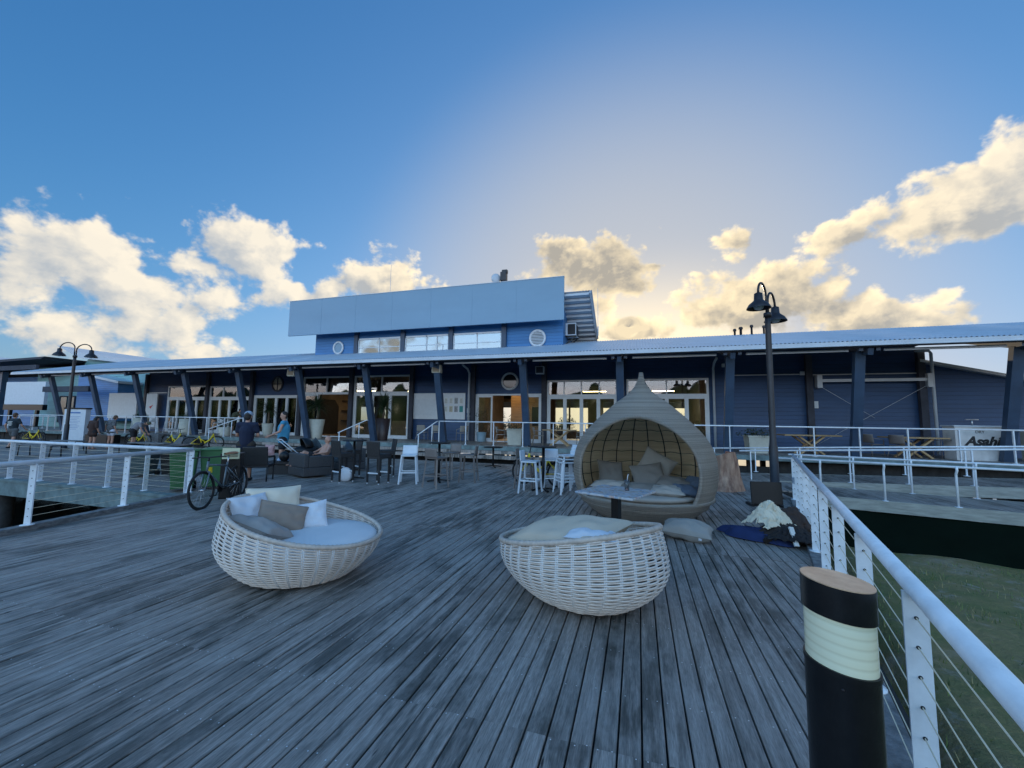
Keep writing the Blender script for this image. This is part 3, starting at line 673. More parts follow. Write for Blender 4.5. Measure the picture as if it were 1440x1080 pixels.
for nm, x, y, z0, z1, lab in (('antenna', -13.8, 19.95, 8.2, 10.75, 'thin whip antenna behind the left half of the pale panel'), ('antenna', -2.0, 22.0, 6.35, 9.0, 'thin whip antenna at the low right corner of the upper roof')):
    b = MB(); b.tube([(0, 0, 0), (0, 0, .5), (0, 0, .52), (0, 0, z1-z0)], [.035, .035, .012, .009], 6); o = b.build(nm, M['gutter']); o.location = (x, y, z0); tag(o, lab, 'antenna', 'roof antennas')
for x, h, r, lab in ((4.7, .32, .06, 'short roof vent pipe, leftmost of the five on the canopy'), (4.97, .40, .075, 'capped roof vent pipe touching the leftmost short one on the canopy'), (5.45, .48, .06, 'roof vent pipe standing alone in the middle of the five'), (5.98, .42, .055, 'thin roof vent pipe just left of the lamp post and the tallest pipe'), (6.2, .60, .07, 'tallest capped roof vent pipe beside the lamp post on the canopy')):
    b = MB(); b.lathe([(r*.8, -.4), (r*.8, h-.12), (r*1.3, h-.12), (r*1.3, h-.04), (r*.9, h)], n=12); o = b.build('roof_vent', M['lampmetal']); o.location = (x, 22.3, cz(22.3)); tag(o, lab, 'vent', 'roof vents')

# ------------------------------------------------------------------ railings
def railing(name, label, p0, p1, h, npost, cables=0, rail_r=.028, post=(.06, .012), group=None, flat=False, skip=(), mid=None, hook=False, base=True, holes=False, ends=(0, 0), cat='railing'):
    p0, p1 = Vector(p0), Vector(p1); d = p1-p0; L2 = math.hypot(d.x, d.y); a = math.atan2(d.y, d.x); sl = d.z/L2
    t = thing(name, label, cat, p0, a, group)
    b = MB(); q0, q1 = Vector((-ends[0], 0, h-sl*ends[0])), Vector((L2+ends[1], 0, h+sl*(L2+ends[1])))
    if flat: b.beam(q0, q1, .07, .045)
    else: b.tube([q0, q1], rail_r, 12)
    if hook:
        pass
    b.build('top_rail', M['white'], t, bevel=.012 if flat else 0)
    ht = h-.02
    for i in range(npost):
        if i in skip: continue
        x = L2*i/(npost-1); z = sl*x; b = MB()
        if hook:
            b.tube([(x, 0, z), (x, 0, z+h-.20), (x, .0, z+h-.15), (x, -.07, z+h-.07), (x, -.07, z+h)], .022, 8)
        else: b.bx(x-post[1]/2, x+post[1]/2, -post[0]/2, post[0]/2, z+.0, z+ht)
        if base: b.lathe([(.075, 0), (.075, .008), (.03, .014)], (x, 0, z), 12)
        if holes:
            b.m = 1
            for k in range(cables):
                zz = z+h-.12-k*(h-.24)/(cables-1)
                for s in (-1, 1): b.cyl((x+s*(post[1]/2+.0005), 0, zz), (x+s*(post[1]/2+.003), 0, zz), .0075, n=8)
        b.build('post', [M['white'], M['hole']], t)
    for k in range(cables):
        zz = h-.12-k*(h-.24)/(cables-1)
        b = MB(); b.tube([(0, 0, zz), (L2, 0, zz+d.z)], .0028, 5); b.build('cable', M['cable'], t)
    if mid:
        b = MB(); b.tube([(-ends[0], 0, mid), (L2+ends[1], 0, mid+d.z)], .02, 8); b.build('mid_rail', M['white'], t)
    return t
RL = lambda y: .527+.262*y
# near right railing (posts a metre apart)
railing('deck_railing', 'long white cable railing running beside the bollard along the grass edge', (RL(.13)-.01, .13, .06), (RL(10.3)-.01, 10.3, .06), .93, 11, 7, .036, (.078, .014), holes=True, ends=(.8, .05))
railing('deck_railing', 'short white cable railing running from the bicycle towards the camera', (left_edge(3.6)+.1-.0, 3.6, .08), (left_edge(6.2)+.05, 6.2, .08), .88, 3, 7, .040, (.10, .016), holes=True, ends=(5.6, 0))
railing('deck_railing', 'white cable railing along the far edge of the water gap', (-20.0, 6.08, .035), (-9.02, 6.2, .035), .92, 10, 7, .038, (.09, .016), holes=True, ends=(.6, 0))
# veranda balustrades
bal = dict(cables=0, rail_r=.026, post=(.055, .03))
railing('veranda_railing', 'far left white veranda railing in front of the teal wall', (-41.8, 17.08, .55), (-36.8, 17.08, .55), 1.05, 4, **bal)
railing('veranda_railing', 'long white veranda railing above the row of yellow bicycles', (-34.7, 17.08, .55), (-20.9, 17.08, .55), 1.05, 11, **bal)
railing('veranda_railing', 'white veranda railing from the middle steps to the right edge', (-8.84, 17.08, .55), (14.1, 17.08, .55), 1.05, 18, **bal)
def stair_rail(x0, x1, y1, label):
    t = thing('stair_handrail', label, 'handrail', (x0, 17.08, .55))
    dx = x1-x0; dy = y1-17.08
    b = MB(); b.tube([(0, 0, 1.05), (dx*.1, dy*.1, 1.02), (dx, dy, .42)], .024, 8); b.build('top_rail', M['white'], t)
    b = MB(); b.tube([(dx*.95, dy*.95, .44), (dx*.95, dy*.95, -.5)], .022, 8); b.build('post', M['white'], t)
    b = MB(); b.tube([(dx*.3, dy*.3, .92), (dx*.3, dy*.3, -.02)], .022, 8); b.build('post', M['white'], t)
stair_rail(-21.0, -22.2, 16.1, 'sloping white stair handrail behind the man in the navy shirt')
stair_rail(-12.75, -13.7, 16.1, 'sloping white stair handrail beside the brown pot palm')
stair_rail(-8.9, -9.4, 16.1, 'sloping white stair handrail below the notice boards')
# ------------------------------------------------------------------ access ramps on the right
ux, uy = .969, -.246
def on(p, s, z): return (p[0]+ux*s, p[1]+uy*s, z)
def ramp(name, A, B, s0, s1, z0, z1):
    m = MB(); n = int((s1-s0)/.14)
    for i in range(n):
        sa = s0+(s1-s0)*i/n+.003; sb = s0+(s1-s0)*(i+1)/n-.003; za = z0+(z1-z0)*i/n
        q = [on(A, sa, za), on(A, sb, za), on(B, sb, za), on(B, sa, za)]
        m.add(q+[(x, y, z-.03) for x, y, z in q], [(0, 1, 2, 3), (7, 6, 5, 4), (0, 4, 5, 1), (1, 5, 6, 2), (2, 6, 7, 3), (3, 7, 4, 0)])
    struct(m.build(name, M['deck']))
    m = MB()
    for P, off in ((A, -.03), (B, .03)):
        m.beam(on((P[0]+.246*off, P[1]+.969*off), s0, z0-.13), on((P[0]+.246*off, P[1]+.969*off), s1, z1-.13), .05, .26)
    struct(m.build('ramp_edge_beam', M['rampbeam']))
M['rampbeam'] = mat('pale_ramp_beam', (.34, .34, .30), .8, var=.35, vs=3, stretch=(1, 1, 6))
E0 = (4.45, 11.80); D0 = (4.45, 13.63); C0 = (4.45, 13.82); B0 = (4.45, 15.63)
ramp('lower_ramp', E0, D0, -.15, 12.5, -.03, -.05)
ramp('upper_ramp', C0, B0, -1.3, 12.5, -.02, .72)
hk = dict(rail_r=.026, hook=True)
railing('ramp_handrail', 'front white handrail of the lower ramp above the dark shade cloth', on(E0, -.2, -.04), on(E0, 8, -.05), .85, 8, ends=(.9, 4), **hk)
railing('ramp_handrail', 'rear white handrail of the lower ramp, second rail from the grass', on(D0, 0, -.04), on(D0, 8, -.05), .85, 8, ends=(.3, 4), **hk)
railing('ramp_handrail', 'front white handrail of the rising upper ramp, behind the tall lamp post', on(C0, -1.2, -.02), on(C0, 8.2, .50), .88, 9, rail_r=.026, post=(.05, .03), ends=(.3, 4))
railing('ramp_handrail', 'rear white handrail of the upper ramp nearest the veranda', on(B0, -1.9, .0), on(B0, 8.1, .52), .80, 9, rail_r=.026, post=(.05, .03), ends=(.3, 4))
m = MB(); rg = random.Random(4)
m.grid(lambda u, v: (lambda s: (E0[0]+ux*s+.03, E0[1]+uy*s-.02-.04*ncut(s*1.4, v*2.5, 1)-.10*v+.0, -.30-v*.92+.03*ncut(s, 3, 1)*v))(-.9+u*13), 90, 14)
o = smoothobj(m.build('shade_cloth', M['cloth_green'])); so = o.modifiers.new('s', 'SOLIDIFY'); so.thickness = .006
tag(o, 'dark green shade cloth hung under the lower ramp above the grass', 'cloth')
# ------------------------------------------------------------------ lamp posts
def lamp_post(label, loc, rz, H, spread):
    t = thing('lamp_post', label, 'lamp post', loc, rz, 'double arm lamp posts')
    b = MB(); b.lathe([(.17, 0), (.17, .03), (.095, .04), (.09, 1.15), (.068, 1.2), (.062, H-1.0), (.058, H-.72)], n=20); b.build('pole', M['lampmetal'], t)
    b = MB(); b.lathe([(.085, H-.78), (.085, H-.68), (.05, H-.66)], n=16); b.build('pole_cap', M['lampmetal'], t)
    for s in (-1, 1):
        dz = 0 if s < 0 else -.10
        pts = [(s*.05, 0, H-.72), (s*.05, 0, H-.32+dz)]+[(s*(.05+spread/2-spread/2*math.cos(a*PI/10)), 0, H-.32+dz+.30*math.sin(a*PI/10)) for a in range(1, 11)]
        b = MB(); b.tube(pts, .026, 8); arm = b.build('arm', M['lampmetal'], t)
        x = s*(.05+spread); z = H-.32+dz
        b = MB(); b.lathe([(.03, .02), (.085, -.01), (.095, -.16), (.12, -.19), (.20, -.26), (.245, -.34), (.25, -.36)], (x, 0, z), 24, cap=False); b.build('lamp_shade', M['lampmetal'], arm)
        b = MB(); b.ell((x, 0, z-.30), (.11, .11, .10)); b.build('lamp_bulb', M['board'], arm)
lamp_post('tall double arm lamp post beside the tree stump, its two lamps nearly in line', (2.98, 10.78, 0), math.radians(58), 4.98, .26*2)
lamp_post('distant double arm lamp post at the left with both lamps spread apart', (-26.6, 12.5, 0), math.radians(12), 5.25, .42*2)
# ------------------------------------------------------------------ bollard light
t = thing('bollard_light', 'black round bollard light with slanted top beside the near railing', 'bollard light', (.735, 1.95, 0), math.radians(-10))
R0 = .116; TL = .09   # slanted cut: z = z0 - TL*x
def slant(z0, z1, r0, r1=None, n=64, k0=TL, k1=TL):
    r1 = r1 or r0; b = MB(); vs = []
    for r, z, k_ in ((r0, z0, k0), (r1, z1, k1)):
        for j in range(n): a = 2*PI*j/n; vs.append((r*math.cos(a), r*math.sin(a), z-k_*r*math.cos(a)))
    b.add(vs, [(j, (j+1) % n, (j+1) % n+n, j+n) for j in range(n)], True)
    b.add(vs[:n], [tuple(range(n))[::-1]]); b.add(vs[n:], [tuple(range(n))]); return b
b = slant(0, .735, R0, R0, k0=0); b.build('post', M['bollard'], t)
b = slant(.735, .752, R0+.003); b.build('lower_ring', M['black'], t)
lens = node_mat('frosted_lens', .2); sp_ = lens.N('ShaderNodeSeparateXYZ'); lens.L(lens.obj, sp_.inputs[0])
q = lens.mm('ADD', sp_.outputs[2], lens.mm('MULTIPLY', sp_.outputs[0], TL)); fr_ = lens.mm('FRACT', lens.mm('DIVIDE', q, .034))
lens.L(lens.ramp(fr_, [(0, (.76, .70, .46)), (.20, (.88, .83, .58)), (.75, (.90, .86, .62)), (1, (.79, .74, .50))]), lens.b.inputs['Base Color']); lens.b.inputs['Subsurface Weight'].default_value = .0
b = slant(.753, .932, R0-.004); b.build('lens', lens.m, t)
b = slant(.933, 1.05, R0+.002); b.build('cap', M['bollard'], t)
b = slant(1.0502, 1.0545, R0+.001); b.build('top_plate', mat('glow_tinted_top_plate', (.86, .62, .42), .38, .55, var=.25, vs=9, col2=(.66, .40, .24)), t)  # warm tint paints the golden sky's reflection into the plate colour
a = -1.75; b = MB(); b.ell((R0*math.cos(a), R0*math.sin(a), .70-TL*R0*math.cos(a)), (.005, .005, .005)); b.build('screw', M['lampmetal'], t)

# ------------------------------------------------------------------ wicker daybeds
def daybed(label, loc, rz, a, b, zl, zh, fb):
    """oval woven bowl; low at +x end, high at -x end"""
    t = thing('wicker_daybed', label, 'daybed', loc, rz, 'white wicker daybeds')
    NR = 38
    def rim(th): return zl+(zh-zl)*(.5-.5*math.cos(th))**1.15
    def P(th, s, off=0):   # s 0 bottom .. 1 rim
        z = .035+(rim(th)-.035)*s
        zz = z/zh
        f = fb+(1-fb)*math.sin(min(zz/.52, 1)*PI/2)**.8 if zz < .52 else 1-.10*((zz-.52)/.48)**1.6
        f = f*(1+.02*s)
        return Vector(((a*f+off)*math.cos(th), (b*f+off)*math.sin(th), z))
    bk = MB(); rows = 36
    for k in range(rows):
        s = (k+.35)/rows; n = NR*6
        pts = [P(2*PI*j/n, s, (.0075)*math.cos(NR*PI*j/n*1.0+PI*(k % 2))+.003*noise.noise(Vector((j*.11, k*1.7, 0)))) for j in range(n)]
        bk.tube(pts, [min(.0080, .44*(rim(2*PI*j/n)-.035)/rows) for j in range(n)], 6, closed=True)
    bk.build('basket_weave', M['wick'], t)
    rb = MB()
    for j in range(NR):
        th = 2*PI*(j+.5)/NR
        for dth in (-.009, .009): rb.tube([P(th+dth, s/11, .001) for s in range(12)], .0050, 5)
    rb.build('basket_ribs', M['wick2'], t)
    rm = MB(); n = 240; core = [P(2*PI*j/n, 1.0)+Vector((0, 0, .012)) for j in range(n)]
    rm.tube(core, [.021+.005*(j % 2) for j in range(n)], 8, closed=True); rm.build('rim', M['wickrim'], t)
    lin = MB(); lin.grid(lambda u, v: (lambda q: (q.x, q.y, min(q.z, .40)))(P(2*PI*u, v*.55, -.035)), 64, 8, cu=True); lin.build('lining', fab('basket_lining', (.07, .062, .055)), t)
    bs = MB(); bs.lathe([(.1, .0), (1, 0), (1, .03), (.1, .03)], n=48); bs.xf(Matrix.Diagonal((a*fb*.95, b*fb*.95, 1, 1))); bs.build('base_frame', M['black'], t)
    return t, P, rim
def mattress(name, label, loc, rz, a, b, z, h, mt, seams=False):
    m = MB()
    prof = [(.02, 0), (.9, 0), (.97, h*.25), (1, h*.55), (.985, h*.85), (.93, h), (.6, h*1.04), (.02, h*1.06)]
    m.lathe(prof, n=56); m.xf(Matrix.Diagonal((a, b, 1, 1)))
    if seams:
        for q in (-.3, .35): m.tube([(x*a*.97*math.sqrt(max(0, 1-q*q)), q*b, h*1.045) for x in (-.95, -.5, 0, .5, .95)], .006, 5)
    o = m.build(name, mt); o.location = (loc[0], loc[1], z); o.rotation_euler = (0, 0, rz); return tag(o, label, 'cushion')
def pillow(label, w, h, th, mt, loc, rot, name='pillow', cat='pillow', sag=0.0, seed=0, group=None):
    m = MB(); n = 22
    def f(u, v, s):
        x, y = 2*u-1, 2*v-1
        px = w/2*x*(1-.10*(1-abs(x))*0-.075*(1-y*y)*abs(x)**2); py = h/2*y*(1-.075*(1-x*x)*abs(y)**2)
        e = max(0, (1-x*x)*(1-y*y)); z = s*th/2*(e**.42)
        z += .020*noise.noise(Vector((x*2.2+seed*3.1, y*2.2, s*.2+seed)))*(e**.3)*(.6+th*6)-sag*(x*x*.6+y*y*.4)
        return (px, py, z)
    m.grid(lambda u, v: f(u, v, 1), n, n); m.grid(lambda u, v: f(u, v, -1), n, n)
    m.tube([f(i/12, 0, 1) for i in range(12)]+[f(1, i/12, 1) for i in range(12)]+[f(1-i/12, 1, 1) for i in range(12)]+[f(0, 1-i/12, 1) for i in range(12)], .004, 5, closed=True)
    o = m.build(name, mt); o.location = loc; o.rotation_euler = tuple(math.radians(r) for r in rot); return tag(o, label, cat, group)
# left daybed: high end to the left
D1 = (-3.453, 3.601); r1 = .235
daybed('white woven oval daybed with a blue-white mattress and pillows at its left end', (D1[0], D1[1], 0), r1, .797, .70, .388, .768, .57)
mattress('mattress', 'blue-white mattress inside the left daybed', (D1[0]+.03, D1[1]+.01), r1, .75, .66, .265, .165, M['mattress'])
pillow('large cream pillow standing at the back of the left daybed', .56, .42, .17, M['cream'], (-4.00, 3.72, .66), (60, 0, 50), seed=1)
pillow('white pillow leaning in the left end of the left daybed', .42, .42, .17, M['whitef'], (-3.98, 3.43, .62), (62, 0, 84), seed=2)
pillow('taupe rectangular pillow in the middle of the left daybed', .50, .32, .16, M['taupef'], (-3.74, 3.60, .57), (52, 14, 44), seed=3)
pillow('grey-beige pillow lying slumped along the near rim of the left daybed', .60, .38, .18, mat('stone_fabric', (.36, .32, .29), .9, var=.1, bump=.2, bs=250), (-3.66, 3.28, .53), (-22, 10, -2), seed=4)
pillow('small white pillow beside the taupe one in the left daybed', .32, .32, .13, M['whitef'], (-3.58, 3.86, .54), (60, -10, 34), seed=5)
# right daybed: seen from behind, high end to the right
D2 = (-.569, 4.102); r2 = 2.448
daybed('white woven oval daybed seen from behind, filled with beige cushions', (D2[0], D2[1], 0), r2, .866, .70, .400, .752, .53)
mattress('mattress', 'beige round mattress inside the right daybed', (D2[0], D2[1]), r2, .72, .58, .22, .19, M['beige'])
pillow('large seamed beige back cushion lying in the right daybed', 1.08, .80, .26, M['beige'], (-.68, 4.10, .56), (5, -9, -24), 'back_cushion', 'cushion', seed=6)
pillow('small white pillow peeping over the near rim of the right daybed', .48, .34, .15, M['whitef'], (-.40, 3.80, .62), (-8, 0, 0), seed=7)

# ------------------------------------------------------------------ onion-shaped rattan pod
k = node_mat('grey_rattan', .6); sp_ = k.N('ShaderNodeSeparateXYZ'); k.L(k.obj, sp_.inputs[0])
zz = sp_.outputs[2]; an = k.mm('ARCTAN2', sp_.outputs[0], sp_.outputs[1])
row = k.mm('DIVIDE', zz, .013); fr_ = k.mm('FRACT', row); rid = k.mm('FLOOR', row)
wv = k.mm('SINE', k.mm('ADD', k.mm('MULTIPLY', an, 55), k.mm('MULTIPLY', rid, PI)))
wn = k.N('ShaderNodeTexWhiteNoise'); wn.noise_dimensions = '1D'; k.L(rid, wn.inputs['W'])
strand = k.mm('SINE', k.mm('MULTIPLY', fr_, PI))
n = k.noise(k.scaled((3, 3, 90)), 1.0, 5, .65)
c = k.ramp(k.mm('ADD', k.mm('MULTIPLY', n, .7), k.mm('MULTIPLY', wn.outputs['Value'], .45)), [(.25, (.56, .47, .385)), (.55, (.76, .66, .555)), (.85, (.86, .77, .67))])
c = k.mix(k.mm('MULTIPLY', k.mm('SUBTRACT', 1.0, strand), .6), c, (.06, .05, .04))
k.L(c, k.b.inputs['Base Color']); k.bump(k.mm('ADD', strand, k.mm('MULTIPLY', wv, .35)), .9, .012); M['rattan'] = k.m
def leak(k, c, f, hole=None):   # an open weave lets some daylight through
    tr = k.N('ShaderNodeBsdfTranslucent'); k.L(c, tr.inputs[0]); mx = k.N('ShaderNodeMixShader'); mx.inputs[0].default_value = f
    k.L(k.b.outputs[0], mx.inputs[1]); k.L(tr.outputs[0], mx.inputs[2]); o_ = [n_ for n_ in k.nt.nodes if n_.type == 'OUTPUT_MATERIAL'][0]; k.L(mx.outputs[0], o_.inputs[0])
    if hole is not None:
        tp = k.N('ShaderNodeBsdfTransparent'); m2 = k.N('ShaderNodeMixShader'); k.L(hole, m2.inputs[0]); k.L(mx.outputs[0], m2.inputs[1]); k.L(tp.outputs[0], m2.inputs[2]); k.L(m2.outputs[0], o_.inputs[0])
leak(k, c, .45, k.mm('MULTIPLY', k.ramp(strand, [(.30, (1, 1, 1)), (.50, (0, 0, 0))]), k.ramp(wv, [(.35, (0, 0, 0)), (.6, (.55, .55, .55))])))
k = node_mat('rattan_lining', .7); sp_ = k.N('ShaderNodeSeparateXYZ'); k.L(k.obj, sp_.inputs[0])
fr_ = k.mm('FRACT', k.mm('DIVIDE', sp_.outputs[2], .03)); st = k.mm('SINE', k.mm('MULTIPLY', fr_, PI))
bandn = k.noise(k.scaled((.8, .8, 14)), 1.0, 4, .6)
c = k.ramp(bandn, [(.35, (.72, .55, .33)), (.65, (.88, .72, .48))]); c = k.mix(k.mm('MULTIPLY', k.mm('SUBTRACT', 1, st), .25), c, (.30, .22, .13))
k.L(c, k.b.inputs['Base Color']); k.bump(st, .6, .01); M['rattan_in'] = k.m; leak(k, c, .55)
pod = thing('rattan_pod', 'onion-shaped rattan shelter with a pointed top and a round opening', 'daybed pod', (.07, 7.95, 0), math.radians(-7))
PROF = [(0.0, .80), (.04, .86), (.15, 1.0), (.30, 1.13), (.45, 1.20), (.65, 1.245), (.85, 1.255), (1.05, 1.235), (1.25, 1.17), (1.45, 1.05), (1.62, .90), (1.78, .74), (1.92, .585), (2.05, .435), (2.15, .295), (2.25, .19), (2.34, .122), (2.42, .078), (2.50, .052), (2.60, .036)]
def prad(z):
    for (z0, r0), (z1, r1_) in zip(PROF[:-1], PROF[1:]):
        if z <= z1:
            i = PROF.index((z0, r0)); pm = PROF[max(i-1, 0)]; pn = PROF[min(i+2, len(PROF)-1)]
            tt = (z-z0)/(z1-z0); m0 = (r1_-pm[1])/(z1-pm[0])*(z1-z0); m1 = (pn[1]-r0)/(pn[0]-z0)*(z1-z0)
            return (2*tt**3-3*tt**2+1)*r0+(tt**3-2*tt**2+tt)*m0+(-2*tt**3+3*tt**2)*r1_+(tt**3-tt**2)*m1
    return PROF[-1][1]
CUT = .76; ZS = .36
def half(z, off):
    """half angle removed on the -y side at height z"""
    r = prad(z)
    if z < ZS: return 0
    return math.acos(min(1, CUT/r)) if r > CUT else 0
def shell(off, nz_, z0, z1):
    b = MB()
    def f(u, v):
        z = z0+(z1-z0)*v; h_ = half(z, off); r = prad(z)-off
        th = -PI/2+h_+(2*PI-2*h_)*u; return (r*math.cos(th), r*math.sin(th), z)
    b.grid(f, 120, nz_); return b
shell(0, 14, 0, ZS-.001).build('bowl', M['rattan'], pod)
shell(0, 110, ZS, 2.60).build('hood', M['rattan'], pod)
shell(.055, 90, ZS, 2.40).build('hood_lining', M['rattan_in'], pod)
b = MB(); zt = 1.0
zs = [ZS+(1.7575-ZS)*i/40 for i in range(41)]
def edge(sgn, off): 
    out = []
    for z in zs:
        r = prad(z)-off; h_ = half(z, 0); th = -PI/2+sgn*h_; out.append(Vector((r*math.cos(th), r*math.sin(th), z)))
    return out
le, ri = edge(-1, .0), edge(1, .0); li, rii = edge(-1, .055), edge(1, .055)
path = [(p+q)/2 for p, q in zip(le, li)]+[(p+q)/2 for p, q in zip(ri, rii)][::-1]
b.tube(path, .034, 8, caps=True); b.build('opening_rim', M['rattan'], pod)
b = MB()
for j in range(15):
    th = math.radians(-25+230*j/14)
    pts = [((prad(z)-.075)*math.cos(th), (prad(z)-.075)*math.sin(th), z) for z in [ZS+.05+i*.06 for i in range(32)]]
    b = MB(); b.tube(pts, .011, 6); b.build('rib', M['int_dark'], pod)
for z in (.62, .84, 1.06, 1.28, 1.50, 1.70):
    b = MB(); b.tube([((prad(z)-.068)*math.cos(math.radians(-20+220*i/40)), (prad(z)-.068)*math.sin(math.radians(-20+220*i/40)), z+.012*math.sin(i*1.7)) for i in range(41)], .0055, 5); b.build('lashing', M['int_dark'], pod)
b = MB(); b.tube([((prad(ZS)+.01)*math.cos(2*PI*i/72), (prad(ZS)+.01)*math.sin(2*PI*i/72), ZS) for i in range(72)], .028, 8, closed=True); b.build('seat_rim', M['rattan'], pod)
b = MB(); b.lathe([(.05, .22), (1.10, .22), (1.12, .30), (1.05, .36), (.05, .37)], n=48); b.build('seat_base', M['rattan'], pod)
def pd(x, y, z): a = math.radians(-7); return (.07+x*math.cos(a)-y*math.sin(a), 7.95+x*math.sin(a)+y*math.cos(a), z)
mattress('mattress', 'pale grey round seat cushion inside the rattan pod', pd(0, -.02, 0), 0, 1.02, 1.02, .36, .10, M['greyf2'])
pillow('large grey pillow standing against the back of the pod, tilted on its corner', .62, .62, .18, M['greyf2'], pd(.18, .45, .80), (70, 28, -8), seed=11)
pillow('grey-brown pillow leaning in front of the tilted one in the pod', .60, .56, .17, M['greyf'], pd(.10, .10, .66), (52, -8, 12), seed=12)
pillow('grey pillow lying flat at the right side of the pod seat', .62, .42, .16, M['greyf'], pd(.56, .02, .60), (14, 6, -8), seed=13)
pillow('grey pillow lying at the left front of the pod seat', .70, .42, .16, M['greyf'], pd(.02, -.55, .53), (10, 0, 6), seed=14)
pillow('lighter grey pillow lying at the middle front of the pod seat', .58, .40, .15, M['greyf2'], pd(.45, -.55, .535), (8, 0, -6), seed=15)
pillow('blue-grey pillow at the right front rim of the pod seat', .46, .36, .15, M['bluef'], pd(.80, -.42, .54), (16, 10, 22), seed=16)
pillow('small blue-grey pillow at the far right inside the pod', .40, .36, .14, M['bluef'], pd(.84, .0, .60), (40, 0, -50), seed=17)
pillow('dark grey pillow half hidden behind the mosaic table inside the pod', .52, .50, .16, M['greyf'], pd(-.62, .25, .68), (58, 6, 24), seed=18)
pillow('light grey bolster at the left front rim of the pod', .70, .34, .18, M['greyf2'], pd(-.50, -.42, .53), (4, 0, -4), seed=19)
fp = pillow('grey pillow lying on the deck in front of the pod', .68, .46, .27, M['greyf2'], (.66, 6.50, .125), (6, 3, -12), seed=20)
b = MB(); b.bx(.17, .21, -.214, -.205, -.045, .0); b.build('care_tag', M['whitef'], fp)
# ------------------------------------------------------------------ mosaic table with glass
k = node_mat('mosaic_top', .25); vo = k.N('ShaderNodeTexVoronoi'); vo.inputs['Scale'].default_value = 26; k.L(k.obj, vo.inputs['Vector'])
hs = k.N('ShaderNodeSeparateColor'); k.L(vo.outputs['Color'], hs.inputs[0])
c = k.ramp(hs.outputs[0], [(.0, (.45, .46, .48)), (.25, (.55, .50, .48)), (.42, (.40, .46, .54)), (.58, (.50, .26, .17)), (.68, (.56, .56, .54)), (.86, (.46, .36, .24)), (.94, (.22, .30, .40))])
n = k.noise(k.obj, 9, 5, .7); c = k.mix(k.ramp(n, [(.45, (0, 0, 0)), (.62, (1, 1, 1))]), c, (.50, .52, .55)); k.L(c, k.b.inputs['Base Color'])
t = thing('pedestal_table', 'mosaic topped pedestal table in front of the rattan pod', 'table', (-.29, 5.71, 0), math.radians(-22))
b = MB(); b.bx(-.40, .40, -.40, .40, .712, .74); b.build('tabletop', k.m, t, bevel=.006)
b = MB(); b.lathe([(.04, .04), (.04, .70), (.12, .711)], n=20); b.bx(-.05, .05, -.05, .05, .03, .70); b.build('pedestal', M['black'], t)
b = MB(); b.bx(-.25, .25, -.25, .25, 0, .018); b.build('base', M['black'], t, bevel=.004)
gl = mat('clear_glass', (.85, .9, .92), .03, trans=.95)
t = thing('drinking_glass', 'tall glass of pink dregs with a straw on the mosaic table', 'glass', (-.15, 5.79, .74))
b = MB(); b.lathe([(.030, 0), (.036, .14), (.0345, .14), (.029, .006), (.001, .006)], n=20); b.build('glass', gl, t)
b = MB(); b.lathe([(.027, .008), (.0285, .035)], n=16); b.build('drink', mat('pink_drink', (.62, .30, .28), .3), t)
b = MB(); b.tube([(-.015, 0, .01), (.012, .012, .20), (.02, .02, .215)], .005, 6); b.build('straw', M['whplast'], t)
# ------------------------------------------------------------------ tree stump
m = MB(); rg = random.Random(8)
def stump(u, v):
    a = 2*PI*u; r = .34-.11*v+.10*max(0, .4-v)*2
    q = noise.noise(Vector((math.cos(a)*1.3, math.sin(a)*1.3, v*1.1+4)))
    q2 = noise.noise(Vector((math.cos(a)*3.2, math.sin(a)*3.2, v*2.5))); r *= 1+.26*q+.10*q2
    return (r*math.cos(a), r*math.sin(a)*.85, v*(.90+.06*math.cos(a+1)))
m.grid(stump, 72, 30, cu=True); n_ = 72; top = [stump(i/72, 1) for i in range(72)]
m.m = 1; i0 = m.add([(x*s_, y*s_, z+.01*(1-s_)) for s_ in (1, .6, .02) for x, y, z in top], [(r_*72+j, r_*72+(j+1) % 72, (r_+1)*72+(j+1) % 72, (r_+1)*72+j) for r_ in range(2) for j in range(72)])
o = m.build('tree_stump', [mat('stump_wood', (.44, .27, .18), .8, var=.7, vs=3.5, bump=.9, bs=14, col2=(.16, .07, .045), stretch=(2.2, 2.2, .7)), mat('stump_cut', (.42, .14, .06), .75, var=.5, vs=9)])
o.location = (2.12, 11.55, 0); o.rotation_euler = (0, 0, .5); tag(o, 'weathered tree stump standing between the pod and the lamp post', 'stump')
